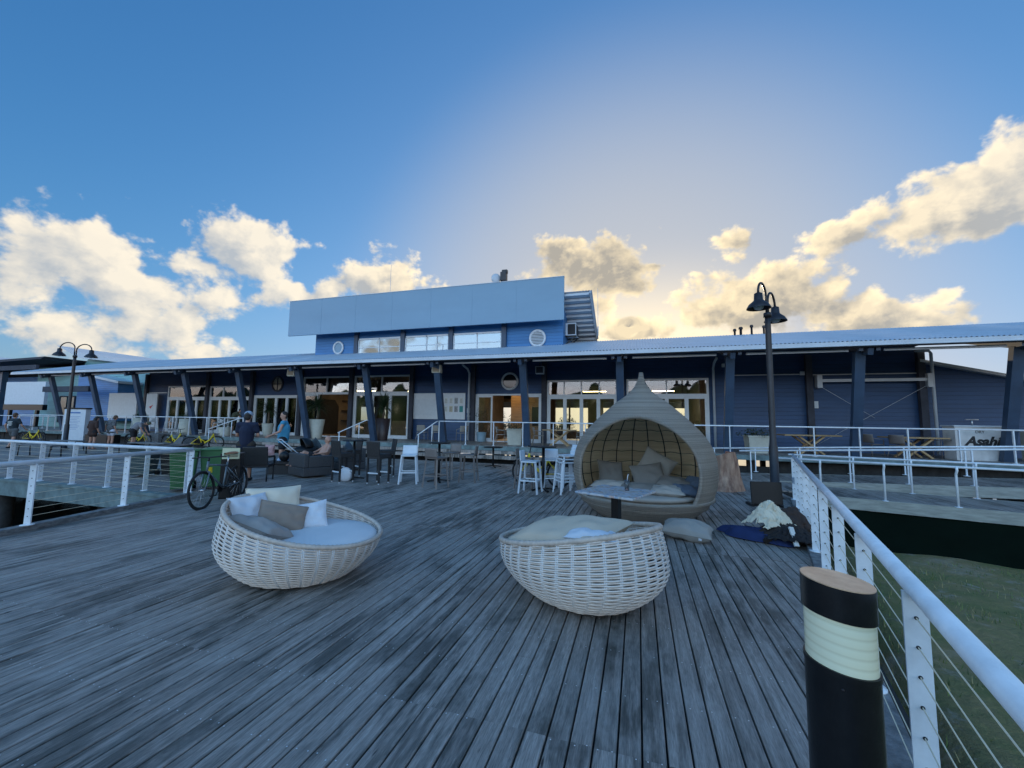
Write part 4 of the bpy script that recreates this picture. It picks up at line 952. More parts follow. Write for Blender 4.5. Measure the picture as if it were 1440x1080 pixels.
# ------------------------------------------------------------------ black board, small post, clothes pile by the railing
t = thing('sign_board', 'plain black board leaning at the foot of the tall lamp post', 'board', (2.48, 9.5, 0), math.radians(8))
b = MB(); b.bx(-.29, .29, -.02, .02, .06, .50); b.xf(Matrix.Rotation(math.radians(-6), 4, 'X')); b.build('panel', M['black'], t, bevel=.004)
b = MB(); b.bx(-.30, -.24, .0, .30, 0, .05); b.bx(.24, .30, .0, .30, 0, .05); b.bx(-.27, .27, .10, .14, .0, .05); b.build('foot', M['black'], t)
t = thing('meter_post', 'short pale service post beside the black board', 'post', (3.0, 9.45, 0))
b = MB(); b.bx(-.03, .03, -.02, .02, 0, .52); b.build('stem', M['gutter'], t); b = MB(); b.bx(-.08, .07, -.06, .05, .50, .62); b.build('cap', M['gutter'], t, bevel=.01)
def cloth_heap(label, name, cat, loc, rx, ry, h, mt, seed, rz=0, fold=3.0, amp=.38):
    m = MB()
    def f(u, v):
        a = 2*PI*u; p = Vector((math.cos(a)*v, math.sin(a)*v, 0))
        q = noise.noise(Vector((p.x*1.8+seed*7, p.y*1.8, seed))); w = Vector((p.x*fold*.7+1.4*q+seed, p.y*fold*.7-q, seed*2))
        r_ = (1-abs(noise.noise(w)))**3; r2 = (1-abs(noise.noise(w*2.1+Vector((3, 1, 0)))))**4; edge_ = 1+.30*noise.noise(Vector((math.cos(a)*1.9+seed, math.sin(a)*1.9, 3)))
        z = h*(1-v**3)*(.72+.3*q)+h*(.30*r_+.10*r2)*amp*2*(1-v**2)
        return (rx*p.x*edge_*(1+.12*q), ry*p.y*edge_*(1+.12*q), max(z, .004)+.012)
    m.grid(f, 90, 40, cu=True); o = m.build(name, mt); o.location = loc; o.rotation_euler = (0, 0, rz); return tag(o, label, cat)
cloth_heap('navy blue sleeping bag spread on the deck left of the clothes pile', 'sleeping_bag', 'blanket', (1.60, 6.85, 0), .52, .20, .16, fab('navy_cloth', (.012, .025, .09)), 1, -.65)
b = MB(); b.bx(-.03, .03, -.012, .012, 0, .26); o = b.build('paper_strip', M['paper']); o.location = (2.0, 6.42, .05); o.rotation_euler = (-.6, .12, .3); tag(o, 'white paper strip tucked into the brown jacket', 'paper')

# ------------------------------------------------------------------ bar stools and bar tables on the deck
def plastic_stool(label, mt, loc, rz, group):
    t = thing('bar_stool', label, 'bar stool', loc, rz, group)   # front faces +y, backrest at -y
    b = MB(); b.grid(lambda u, v: ((u-.5)*.40, (v-.5)*.38, .735-.02*math.sin(PI*u)*math.sin(PI*v)), 8, 8); b.grid(lambda u, v: ((u-.5)*.40, (v-.5)*.38, .70), 1, 1)
    b.bx(-.20, .20, -.19, .19, .70, .732); b.build('seat', mt, t, bevel=.012)
    b = MB()
    b.grid(lambda u, v: ((u-.5)*.40*(1-.06*v), -.19-.05*v+.03*(2*u-1)**2*v, .73+v*.235), 10, 6)
    o = b.build('backrest', mt, t); so = o.modifiers.new('s', 'SOLIDIFY'); so.thickness = .018; so.offset = 0
    for sx in (-1, 1):
        for sy in (-1, 1):
            b = MB(); b.beam((sx*.175, sy*.165, .71), (sx*.225, sy*.225, 0), .038, .030); b.build('leg', mt, t)
    b = MB(); z = .29; x, y = .204, .20
    for p, q in (((-x, -y, z), (x, -y, z)), ((x, -y, z), (x, y, z)), ((x, y, z), (-x, y, z)), ((-x, y, z), (-x, -y, z))): b.beam(p, q, .022, .028)
    b.build('footrest', mt, t); return t
def wicker_stool(label, loc, rz, group):
    t = thing('bar_stool', label, 'bar stool', loc, rz, group)
    b = MB(); b.bx(-.21, .21, -.21, .21, .64, .76); b.build('seat', M['dkwick'], t, bevel=.015)
    b = MB(); b.beam((0, -.20, .70), (0, -.245, 1.08), .42, .045, (0, 1, 0)); b.build('backrest', M['dkwick'], t, bevel=.015)
    for sx in (-1, 1):
        for sy in (-1, 1):
            b = MB(); b.bx(sx*.185-.02, sx*.185+.02, sy*.185-.02, sy*.185+.02, .03, .66); lg = b.build('leg', M['dkwick'], t)
            b = MB(); b.cyl((sx*.185, sy*.185, 0), (sx*.185, sy*.185, .035), .018, n=10); b.build('foot', M['whplast'], lg)
    b = MB(); b.bx(-.17, .17, -.20, -.17, .26, .29); b.bx(-.17, .17, .17, .20, .26, .29); b.build('footrest', M['alu'], t); return t
def bar_table(label, loc, h, r, rz=0):
    t = thing('bar_table', label, 'bar table', loc, rz, 'dark pedestal bar tables')
    b = MB(); b.lathe([(r-.01, h-.03), (r, h-.022), (r, h-.006), (r-.008, h)], n=40); b.build('tabletop', M['black'], t)
    b = MB(); b.cyl((0, 0, .05), (0, 0, h-.03), .035, n=16); b.build('pedestal', M['black'], t)
    b = MB()
    for a in range(4): b.beam((0, 0, .06), (.30*math.cos(a*PI/2+.6), .30*math.sin(a*PI/2+.6), .02), .055, .03)
    b.build('base', M['black'], t)
G1 = 'black wicker bar stools on the deck'; G2 = 'white plastic bar stools on the deck'; G3 = 'taupe plastic bar stools on the deck'
bar_table('round dark bar table among the black wicker bar stools', (-7.5, 9.5, 0), 1.07, .32)
s0 = wicker_stool('black wicker bar stool in front of its table, leftmost of the four', (-7.45, 9.02, 0), -.35, G1)
dup(s0, (-7.95, 9.95, 0), 2.6, 'black wicker bar stool half hidden behind the left side of the round bar table')
dup(s0, (-6.45, 9.15, 0), -.1, 'black wicker bar stool turned square to the camera, right of the bar table')
dup(s0, (-7.05, 10.35, 0), 2.4, 'black wicker bar stool at the far right of the four, behind the others')
b = MB(); b.ell((0, 0, .0), (.20, .10, .20)); o = b.build('bag', M['whitef']); o.location = (-7.5, 9.2, .16); tag(o, 'white bag under the leftmost black wicker bar stool', 'bag')
w0 = plastic_stool('white bar stool standing alone left of the taupe stools, back to the table', M['whplast'], (-5.75, 9.48, 0), PI+.45, G2)
w1 = dup(w0, (-2.42, 9.33, 0), 1.35-PI*1.0+.2, 'white bar stool facing right beside the table by the pod')
dup(w0, (-2.05, 9.98, 0), PI+.35, 'white bar stool behind the bar table, its back to the yellow bicycle')
dup(w0, (-1.62, 9.55, 0), .6+PI/2, 'bottom white bar stool of the stack beside the pod')
dup(w0, (-1.60, 9.56, .075), .6+PI/2, 'middle white bar stool of the stack beside the pod')
dup(w0, (-1.58, 9.57, .15), .6+PI/2, 'topmost white bar stool of the stack beside the pod')
t0 = plastic_stool('taupe bar stool with its back to the camera at the middle bar table', M['tplast'], (-4.80, 9.17, 0), -.25, G3)
dup(t0, (-5.15, 10.75, 0), 2.9, 'taupe bar stool on the far side of the middle bar table')
dup(t0, (-4.42, 10.35, 0), 1.75, 'taupe bar stool side on at the right of the middle bar table')
dup(t0, (-2.72, 9.95, 0), -1.5, 'taupe bar stool partly hidden behind the white one facing right')
for i_, x_ in enumerate((-19.0, -18.2, -17.4, -14.9, -14.1)): dup(t0, (x_, 24.5, .55), PI+.2*i_, ('bar stool inside at the left end of the bar, seen through the open door', 'second bar stool from the left inside behind the open door', 'third bar stool from the left inside behind the open door', 'bar stool inside seen left of the brown pot palm', 'bar stool inside seen just above the brown pot palm')[i_])['group'] = 'bar stools inside at the bar'
bar_table('round dark bar table in the middle among the taupe stools', (-5.15, 10.0, 0), 1.05, .30)
bar_table('dark bar table between the white stools by the pod', (-2.2, 9.72, 0), 1.06, .32)
bar_table('low dark table standing alone by the steps below the veranda', (-5.0, 13.9, 0), .72, .35)
# ------------------------------------------------------------------ lounge group
def lounge_box(label, loc, rz, w, d, h, name='lounge_chair', back=.72):
    t = thing(name, label, 'lounge chair' if w < 1.2 else 'sofa', loc, rz)
    b = MB(); b.bx(-w/2, w/2, -d/2, d/2, .05, .28); b.build('base', M['grwick'], t, bevel=.02)
    b = MB(); b.bx(-w/2, w/2, -d/2, -d/2+.14, .281, h); b.build('backrest', M['grwick'], t, bevel=.025)
    for s in (-1, 1):
        b = MB(); x = s*(w/2-.07); b.bx(x-.07, x+.07, -d/2+.142, d/2, .281, h-.06); b.build('armrest', M['grwick'], t, bevel=.025)
    b = MB(); b.bx(-w/2+.145, w/2-.145, -d/2+.145, d/2-.01, .283, .42); b.build('seat_cushion', M['tealf'], t, bevel=.03)
    return t
lounge_box('grey wicker lounge chair seen from behind in front of the bald man', (-9.02, 9.55, 0), -.38, .98, .80, .66)
lounge_box('grey wicker sofa facing the camera on which the bald man sits', (-9.35, 11.3, 0), PI-.5, 1.6, .85, .70, 'sofa')
pillow('big slanted blue-grey back cushion at the left end of the far sofa', .85, .55, .16, M['tealf'], (-10.15, 10.95, .68), (62, 18, 150), 'back_cushion', 'cushion', seed=31)
pillow('blue-grey back cushion leaning on the right arm of the far sofa', .70, .50, .16, M['tealf'], (-8.65, 10.75, .70), (62, -14, 125), 'back_cushion', 'cushion', seed=32)
t = thing('wicker_chair', 'dark wicker armchair with thin legs seen from behind left of the lounge chair', 'armchair', (-9.55, 8.35, 0), .55)
b = MB(); b.bx(-.30, .30, -.28, .28, .36, .44); b.build('seat', M['dkwick'], t, bevel=.02)
b = MB(); b.beam((0, -.27, .42), (0, -.36, .90), .58, .05, (0, 1, 0)); b.build('backrest', M['dkwick'], t, bevel=.02)
for s in (-1, 1):
    b = MB(); b.tube([(s*.29, -.30, .64), (s*.29, .22, .62), (s*.28, .27, .56), (s*.28, .27, .40)], .025, 6); b.build('armrest', M['dkwick'], t)
    for sy in (-.26, .26): b = MB(); b.cyl((s*.27, sy, 0), (s*.27, sy, .37), .018, n=8); b.build('leg', M['dkwick'], t)
t = thing('coffee_table', 'low dark wicker coffee table between the armchair and the sofa', 'table', (-10.0, 9.75, 0), .3)
b = MB(); b.bx(-.5, .5, -.35, .35, .30, .38); b.build('tabletop', M['dkwick'], t, bevel=.01)
b = MB(); b.bx(-.44, .44, -.30, .30, 0, .299); b.build('base', M['dkwick'], t)
cloth_heap('black and pale blue clothes heaped on the low coffee table', 'clothes', 'clothes', (-10.0, 9.65, .38), .26, .2, .2, fab('paleblue_cloth', (.42, .50, .62)), 9)
b = MB(); b.ell((0, 0, 0), (.17, .12, .15)); o = smoothobj(b.build('backpack', M['black'])); o.location = (-9.85, 9.42, .53); tag(o, 'black backpack on the low coffee table', 'bag')
# ------------------------------------------------------------------ bins and left group
def wheelie(label, loc, rz, mt=None, h=.93, lid=True):
    t = thing('wheelie_bin', label, 'bin', loc, rz, 'wheelie bins behind the railing'); mt = mt or M['green']
    b = MB(); vs = [(-.19, -.22, .06), (.19, -.22, .06), (.19, .22, .06), (-.19, .22, .06), (-.25, -.28, h-.05), (.25, -.28, h-.05), (.25, .28, h-.05), (-.25, .28, h-.05)]
    b.add(vs, [(3, 2, 1, 0), (4, 5, 6, 7), (0, 1, 5, 4), (1, 2, 6, 5), (2, 3, 7, 6), (3, 0, 4, 7)]); b.build('body', mt, t, bevel=.02)
    b = MB(); b.bx(-.275, .275, -.31, .30, h-.048, h-.01); b.grid(lambda u, v: ((u-.5)*.5, (v-.5)*.56, h-.01+.04*math.sin(PI*u)*math.sin(PI*v)), 8, 8); b.build('lid', mt, t, bevel=.012)
    b = MB(); b.cyl((-.22, .33, h-.05), (.22, .33, h-.05), .016, n=8); b.bx(-.2, -.17, .28, .33, h-.07, h-.035); b.bx(.17, .2, .28, .33, h-.07, h-.035); b.build('handle', mt, t)
    for s in (-1, 1): b = MB(); b.cyl((s*.17, .24, .09), (s*.23, .24, .09), .09, n=18); b.build('wheel', M['tyre'], t)
wheelie('front green wheelie bin behind the white railing corner', (-9.75, 6.62, 0), .9)
wheelie('rear green wheelie bin behind the bicycle front wheel', (-9.45, 7.10, 0), .75)
wheelie('black wheelie bin left of the green bins', (-12.3, 8.1, 0), .5, M['black'], .86)
wheelie('grey-green bin farthest left behind the railing cables', (-12.95, 7.75, 0), .5, mat('grey_green_plastic', (.05, .075, .075), .5), .80)
t = thing('litter_bin', 'square black litter bin with a pale notice behind the bicycle', 'bin', (-8.06, 6.42, 0), .7)
b = MB(); b.bx(-.17, .17, -.17, .17, 0, .86); b.build('body', M['black'], t, bevel=.012); b = MB(); b.bx(-.185, .185, -.185, .185, .862, .91); b.build('lid', M['black'], t, bevel=.008)
b = MB(); b.bx(-.15, .15, -.196, -.188, .80, 1.02); b.m = 1; [b.bx(-.12, .12, -.199, -.197, z, z+.012) for z in (.84, .87, .90)]; b.build('notice', [mat('yellowish_notice', (.60, .62, .42), .6), M['hole']], t)
# ------------------------------------------------------------------ bicycles
def wheel(b_t, name, x, r, mt_rim, t, spokes=20):
    b = MB(); n = 40; b.tube([(x+r*math.cos(2*PI*i/n), 0, r+r*math.sin(2*PI*i/n)*.995) for i in range(n)], .019, 8, closed=True); w = b.build('wheel', M['tyre'], t)
    b = MB(); b.tube([(x+(r-.028)*math.cos(2*PI*i/n), 0, r+(r-.028)*math.sin(2*PI*i/n)) for i in range(n)], .010, 6, closed=True); b.build('rim', mt_rim, w)
    b = MB()
    for i in range(spokes): a = 2*PI*i/spokes; b.tube([(x, (-1)**i*.03, r), (x+(r-.03)*math.cos(a), 0, r+(r-.03)*math.sin(a))], .0016, 4)
    b.cyl((x, -.04, r), (x, .04, r), .02, n=10); b.build('spokes', M['steel'], w)
def bicycle(label, loc, rz, share=False, group=None, lean=0.0):
    t = thing('bicycle', label, 'bicycle', loc, rz, group); t.rotation_euler = (lean, 0, rz)
    fm = M['yellow'] if share else M['bikegrey']; r = .33; xf, xr = .53, -.52
    wheel(None, 'front', xf, r, M['black'], t); wheel(None, 'rear', xr, r, M['black'], t)
    bb = (-.06, 0, .29); st = (-.19, 0, .74); hd = (.37, 0, .80); hb = (.40, 0, .66); b = MB()
    if share:
        b.tube([(.39, 0, .74), (.22, 0, .48), (.02, 0, .33), bb], .036, 8); b.tube([bb, (-.2, 0, .70)], .024, 8); b.tube([hd, hb], .028, 8)
        b.tube([(.1, 0, .38), (-.15, 0, .55)], .022, 8)
    else:
        b.tube([(-.18, 0, .70), (.375, 0, .77)], .017, 8); b.tube([hb, bb], .020, 8); b.tube([bb, (-.19, 0, .76)], .016, 8); b.tube([(.365, 0, .83), hb], .020, 8)
    for s in (-1, 1):
        b.tube([(bb[0], s*.03, bb[2]), (xr, s*.06, r)], .011, 6); b.tube([(-.175, s*.02, .66), (xr, s*.06, r)], .010, 6)
    b.build('frame', fm, t)
    b = MB()
    for s in (-1, 1): b.tube([(.405, s*.05, .64), (.46, s*.055, .48), (xf, s*.055, r)], .013, 6)
    b.tube([(.405, -.06, .64), (.405, .06, .64)], .014, 6); b.build('fork', fm, t)
    b = MB()
    if share:
        for x in (xf, xr):
            a0, a1 = (.3, 2.7) if x == xr else (.5, 2.8); P = [(x+.375*math.cos(a0+(a1-a0)*i/14), r+.375*math.sin(a0+(a1-a0)*i/14)) for i in range(15)]
            bb2 = MB(); bb2.grid(lambda u, v: (P[int(round(u*14))][0], (v-.5)*.06, P[int(round(u*14))][1]+.012*math.sin(PI*v)), 14, 4); bb2.build('mudguard', M['black'], t)
        b2 = MB(); b2.tube([(.46, -.12, .78), (.62, -.12, .80), (.62, .12, .80), (.46, .12, .78)], .008, 5, closed=True); b2.tube([(.48, -.10, .62), (.60, -.10, .63), (.60, .10, .63), (.48, .10, .62)], .008, 5, closed=True)
        for q in ((.47, -.11, .78, .49, -.1, .62), (.61, -.11, .8, .6, -.1, .63), (.61, .11, .8, .6, .1, .63), (.47, .11, .78, .49, .1, .62)): b2.tube([q[:3], q[3:]], .006, 5)
        b2.build('front_basket', M['black'], t)
    hz_ = .98 if share else .90
    b.tube([(.365, 0, .82), (.34, 0, hz_)], .015, 8); b.tube([(.34-.10*share, -.30, hz_+.02*share), (.35, -.15, hz_+.01), (.36, 0, hz_), (.35, .15, hz_+.01), (.34-.10*share, .30, hz_+.02*share)], .012, 8); b.build('handlebar', M['black'], t)
    b = MB(); b.tube([(-.19, 0, .72), (-.235, 0, .90)], .013, 8); b.build('seat_post', M['steel'], t)
    b = MB()
    def sd(u, v): x = -.38+.28*u; w = .085*(1-u)**.7+.018; a = PI*v; return (x, w*math.cos(a), .915+.035*math.sin(a)+.012*(1-u))
    b.grid(sd, 10, 8); b.grid(lambda u, v: (-.38+.28*u, (.085*(1-u)**.7+.018)*(2*v-1), .91+.012*(1-u)), 10, 2); b.build('saddle', M['black'] if share else M['leather'], t)
    b = MB(); b.cyl((bb[0], -.04, bb[2]), (bb[0], .05, bb[2]), .03, n=12); b.lathe([(.09, -.003), (.09, .003)], n=24); 
    i0 = len(b.v)-48; b.xf(Matrix.Translation((bb[0], -.05, bb[2])) @ Matrix.Rotation(PI/2, 4, 'X'), i0)
    b.beam((bb[0], -.06, bb[2]), (bb[0]+.10, -.07, bb[2]-.13), .02, .012); b.beam((bb[0], .06, bb[2]), (bb[0]-.10, .07, bb[2]+.13), .02, .012)
    b.bx(bb[0]+.06, bb[0]+.15, -.15, -.07, bb[2]-.14, bb[2]-.12); b.bx(bb[0]-.15, bb[0]-.06, .07, .15, bb[2]+.12, bb[2]+.14); b.build('crankset', M['black'], t)
    if not share:
        b = MB(); b.bx(.30, .345, -.03, .03, .62, .72); b.build('yellow_lock', M['yellow'], t)
        b = MB(); b.cyl((xr, -.05, r), (xr, -.02, r), .05, n=16); b.tube([(xr, -.04, r-.05), (xr+.02, -.04, r-.14)], .012, 6); b.build('gears', M['steel'], t)
    return t
bk_dir = -1.208
bicycle('grey city bicycle with tan saddle leaning by the litter bin and railing corner', (-7.66, 5.92, 0), bk_dir, False, None, .06)
GY = 'yellow share bicycles parked below the veranda'
y0 = bicycle('yellow share bicycle with a white bottle behind its bars, below the white veranda stools', (-25.3, 14.75, 0), .12, True, GY)
dup(y0, (-22.9, 14.95, 0), .06, 'yellow share bicycle parked beside the grey concrete wedge')
dup(y0, (-20.6, 14.8, 0), 1.15, 'yellow share bicycle turned nearly end on, closest to the navy shirt man')
dup(y0, (-31.9, 13.6, 0), .2, 'yellow share bicycle beside the man in the dark printed tee')
dup(y0, (-30.0, 14.9, 0), .9, 'yellow share bicycle half hidden behind the distant lamp post')
dup(y0, (-33.7, 12.6, 0), .25, 'yellow share bicycle cut by the left edge of the picture')
dup(y0, (-2.45, 10.45, 0), 2.9, 'yellow share bicycle leaning behind the white bar stools near the pod').rotation_euler = (.12, 0, 2.9)
b = MB(); b.lathe([(.035, 0), (.038, .16), (.015, .20), (.015, .23)], n=12); o = b.build('bottle', M['whplast']); o.location = (-24.85, 15.3, .72); b2 = MB(); tag(o, 'white bottle standing on the ledge behind a yellow bicycle', 'bottle')
b = MB(); b.bx(-.5, .5, -.22, .22, .0, .70); o = b.build('ledge', M['kerb'], bevel=.01); o.location = (-24.9, 15.35, 0); tag(o, 'grey timber ledge behind a yellow bicycle under the veranda railing', 'ledge')
b = MB(); b.prism([(-.6, 0), (.6, 0), (.45, .62), (.15, .62)], Matrix.Translation((0, -.25, 0)), .5); o = b.build('concrete_block', mat('concrete', (.14, .15, .16), .9, var=.3), bevel=.02); o.location = (-21.7, 14.5, 0); tag(o, 'grey concrete wedge between two yellow bicycles', 'block')
def bench(label, loc, rz, w, solid=False):
    t = thing('bench', label, 'bench', loc, rz)
    b = MB(); b.bx(-w/2, w/2, -.2, .2, .42, .46); b.build('seat', M['kerb'], t)
    for s in (-1, 1):
        b = MB(); x = s*(w/2-.12)
        if solid: b.bx(x-.05, x+.05, -.18, .18, 0, .419)
        else: b.tube([(x, -.18, 0), (x, -.16, .41), (x, .16, .41), (x, .18, 0)], .02, 6)
        b.build('leg', M['black'], t)
bench('dark framed bench behind the far railing, nearest the left edge', (-22.6, 9.9, 0), .1, 1.9); bench('dark framed bench under the people beside the distant lamp post', (-21.6, 11.2, 0), .15, 1.9)
bench('low grey bench behind the woman in the brown top', (-25.3, 12.0, 0), .1, 1.6); bench('low grey bench in front of the yellow bicycles', (-20.8, 12.6, 0), .1, 2.0, True)
b = MB(); b.bx(-.9, .9, -.3, .3, 0, .62); o = b.build('planter_box', M['black'], bevel=.02); o.location = (-27.3, 14.3, 0); tag(o, 'long low black planter box at the foot of the white information pillar', 'planter')
# ------------------------------------------------------------------ information pillar, white boards
t = thing('information_pillar', 'tall white information pillar with a dark cap behind the distant lamp post', 'sign', (-29.0, 14.0, 0), .35)
b = MB(); b.bx(-.55, .55, -.14, .14, 0, 1.95); b.build('body', M['board'], t, bevel=.01); b = MB(); b.bx(-.58, .58, -.17, .17, 1.951, 2.03); b.build('cap', M['black'], t)
b = MB(); b.bx(-.42, .28, -.146, -.142, 1.72, 1.80); [b.bx(-.42, .30-.08*(i % 3), -.146, -.142, 1.55-i*.085, 1.565-i*.085) for i in range(9)]; b.build('printed_panel', mat('blue_print', (.10, .20, .42), .6), t)
t = thing('white_screen_board', 'blank white board on a dark stand before the blue wall at far left', 'board', (-52.0, 21.5, .55), .05)
b = MB(); b.bx(-2.6, 2.6, -.12, .12, 1.95, 3.95); b.build('panel', M['board'], t); b = MB(); b.bx(-2.6, 2.6, -.16, .16, 1.45, 1.93); b.build('shelf', M['black'], t)
for s in (-1.9, 1.7): b = MB(); b.bx(s-.12, s+.12, -.1, .1, 0, 1.44); b.build('leg', M['black'], t)
t = thing('white_wall_board', 'tall blank white board under the left end of the canopy', 'board', (-36.3, 20.0, .55), 0)
b = MB(); b.bx(-1.55, 1.55, -.05, .05, .9, 2.75); b.build('panel', M['board'], t, bevel=.01); b = MB(); b.bx(-1.4, -1.3, -.03, .03, 0, .899); b.bx(1.3, 1.4, -.03, .03, 0, .899); b.build('legs', M['alu'], t)
t = thing('white_sign_panel', 'narrow white sign panel with a small red mark between leaning posts', 'sign', (-33.4, 20.1, .55), 0)
b = MB(); b.bx(-.55, .55, -.03, .03, .3, 2.7); b.build('panel', M['board'], t); b = MB(); b.prism([(-.2, 1.75), (.0, 1.6), (.05, 1.72), (.22, 1.9), (.02, 1.82)], Matrix.Translation((0, -.036, 0)), .004); b.build('red_mark', mat('red_print', (.55, .05, .04), .6), t)
t = thing('notice_board', 'white framed notice board with a plain pale panel on the blue wall', 'notice board', (-11.55, 20.46, 1.7), 0)
b = MB(); b.bx(-.95, .95, -.03, .03, 0, 1.46); b.build('frame', M['alu'], t, bevel=.01); b = MB(); b.bx(-.72, .70, -.037, -.032, .22, 1.12); b.build('panel', M['board'], t)
t = thing('notice_board', 'white notice board with eight small posters, right of the plain one', 'notice board', (-9.72, 20.46, 1.7), 0)
b = MB(); b.bx(-.72, .68, -.03, .03, 0, 1.46); b.build('frame', M['alu'], t, bevel=.01)
pm = [M['paper'], M['paper'], mat('poster_b', (.42, .43, .44), .6, var=.5, vs=25), M['paper'], M['paper'], mat('poster_y', (.55, .50, .38), .6), mat('poster_g', (.40, .40, .42), .6, var=.5, vs=20), mat('poster_teal', (.05, .28, .27), .6)]
for i in range(8):
    x = -.48+.31*(i % 4); z = .92-.46*(i//4); b = MB(); b.bx(x-.105, x+.105, -.036, -.031, z-.05, z+.28); p_ = b.build('poster', pm[i], t)
    if i != 7: b = MB(); [b.bx(x-.08, x+.08-.03*(j % 2), -.038, -.0365, z+.20-j*.05, z+.212-j*.05) for j in range(5)]; b.build('print', M['hole'], p_)
# speakers on the posts
for i, (x, lab) in enumerate(((-17.2, 'pale speaker box on a canopy post above the palm in the cream pot'), (-8.98, 'pale speaker box on the canopy post before the notice boards'), (-4.6, 'dark speaker box under the soffit right of the round window'))):
    t = thing('speaker', lab, 'speaker', (x-.35 if i == 0 else x, 16.95 if i < 2 else 19.4, 3.85 if i < 2 else 4.0), .1, 'speakers under the canopy'); mt = M['gutter'] if i == 2 else M['pot']
    b = MB(); b.bx(-.21, .21, -.15, .15, 0, .38); b.build('cabinet', mt, t, bevel=.02); b = MB(); b.bx(-.17, .17, -.158, -.151, .04, .34); b.build('grille', M['int_wall'] if i < 2 else M['soffit'], t)
    b = MB(); b.bx(-.02, .02, -.02, .02, .38, .55); b.build('bracket', M['black'], t)
# ------------------------------------------------------------------ potted plants on the veranda
def leaf_blade(b, base, az, up, ln, w, droop):
    pts = []; n = 6
    for i in range(n+1):
        s = i/n; a = up-droop*s*s; pts.append(None)
    p = Vector(base); d_ = Vector((math.cos(az), math.sin(az), 0)); side = Vector((-math.sin(az), math.cos(az), 0)); vs = []
    for i in range(n+1):
        s = i/n; a = up-droop*s; ww = w*(1-s)**.6*(.5+.5*min(1, s*4)); vs += [p+side*ww+Vector((0, 0, ww*.3)), p.copy(), p-side*ww+Vector((0, 0, ww*.3))]; p = p+(d_*math.cos(a)+Vector((0, 0, math.sin(a))))*ln/n
    b.add(vs, [f for i in range(n) for f in ((3*i, 3*i+1, 3*i+4, 3*i+3), (3*i+1, 3*i+2, 3*i+5, 3*i+4))])
def pot_mesh(r0, r1, h, sq=False):
    b = MB()
    if sq:
        vs = [(sx*r, sy*r, z) for r, z in ((r0, 0), (r1, h), (r1*1.06, h), (r1*1.06, h+.06), (r1*.9, h+.06), (r1*.88, h-.02)) for sx, sy in ((-1, -1), (1, -1), (1, 1), (-1, 1))]
        fs = [(4*i+j, 4*i+(j+1) % 4, 4*i+4+(j+1) % 4, 4*i+4+j) for i in range(5) for j in range(4)]+[(3, 2, 1, 0), (20, 21, 22, 23)]; b.add(vs, fs)
    else: b.lathe([(r0, 0), (r0*1.02, .02), (r1, h), (r1*.92, h), (r1*.9, h-.05), (.01, h-.05)], n=28)
    return b
def yucca(label, loc, mt, ph, pr, th, ln, seed, leafm='leaf2', n=130):
    rg = random.Random(seed); t = thing('potted_palm', label, 'potted plant', loc, rg.random()*6)
    pot_mesh(pr*.65, pr, ph).build('pot', mt, t)
    b = MB(); b.tube([(0, 0, ph-.06), (.03, .02, ph+th*.5), (.0, .0, ph+th)], [.07, .055, .05], 9); b.build('trunk', M['trunk'], t)
    b = MB()
    for i in range(n): leaf_blade(b, (0, 0, ph+th+rg.uniform(-.15, .1)), rg.random()*6.283, rg.uniform(-.5, 1.45), ln*rg.uniform(.7, 1.1), .034, rg.uniform(.3, 1.2))
    b.build('leaves', M[leafm], t); return t
yucca('spiky palm in a tall cream pot beside the open glass door', (-16.9, 18.2, .55), M['pot'], 1.05, .40, .72, .85, 1)
yucca('spiky palm in a tall dark brown pot left of the notice boards', (-12.75, 18.3, .55), M['brownpot'], 1.15, .38, .62, .90, 2)
yucca('dark palm with broad drooping leaves at the glass doors behind the navy shirt man', (-21.6, 19.3, .55), M['pot'], .75, .34, .85, .75, 3)
def shrub(label, loc, pr, ph, h, w, seed, mt=None, sq=True, leafm='leaf'):
    rg = random.Random(seed); t = thing('potted_shrub', label, 'potted plant', loc, rg.uniform(-.2, .2)); pot_mesh(pr*.86, pr, ph, sq).build('pot', mt or M['pot'], t)
    b = MB(); b2 = MB()
    for k in range(9):
        a = rg.random()*6.28; e = (w*.8*math.cos(a), w*.8*math.sin(a), ph+h*rg.uniform(.5, .9)); b2.tube([(0, 0, ph-.1), (e[0]*.4, e[1]*.4, ph+h*.4), e], [.012, .009, .004], 5)
    b2.build('stems', M['trunk'], t)
    for i in range(420):
        a = rg.random()*6.28; q = rg.random()**.5*w*(1+.25*math.sin(3*a+seed)); z = ph+.02+rg.random()*h*(1-.5*(q/w)**2); leaf_blade(b, (q*math.cos(a), q*math.sin(a), z), rg.random()*6.28, rg.uniform(-.3, 1), rg.uniform(.06, .12), .022, .6)
    b.build('leaves', M[leafm], t); return t
shrub('green shrub in a square cream pot on the right of the veranda', (4.5, 18.4, .55), .36, .62, .38, .58, 5)
shrub('dark shrub in a square cream pot before the timber doorway', (-5.52, 18.4, .55), .36, .70, .36, .52, 6, leafm='leaf2')
shrub('low shrub in a round cream pot behind the left balustrade', (-31.8, 18.6, .55), .42, .95, .3, .4, 7, sq=False); shrub('trailing shrub in a tall cream pot behind the middle of the left balustrade', (-27.2, 18.4, .55), .40, .95, .4, .45, 8, sq=False)
shrub('leafy shrub in a cream pot at the top of the left steps', (-23.4, 18.0, .55), .34, .5, .7, .4, 9, sq=False); shrub('dark shrub in a pale blue pot inside the glass by the timber doorway', (-7.95, 20.2, .55), .26, .5, 1.7, .34, 10, mat('paleblue_pot', (.25, .36, .42), .5), False, 'leaf2')
shrub('dark plant in a pale pot at the right end of the glass doors', (2.55, 19.9, .55), .28, .5, .75, .34, 12, mat('paleteal_pot', (.28, .36, .36), .5), False, 'leaf2')
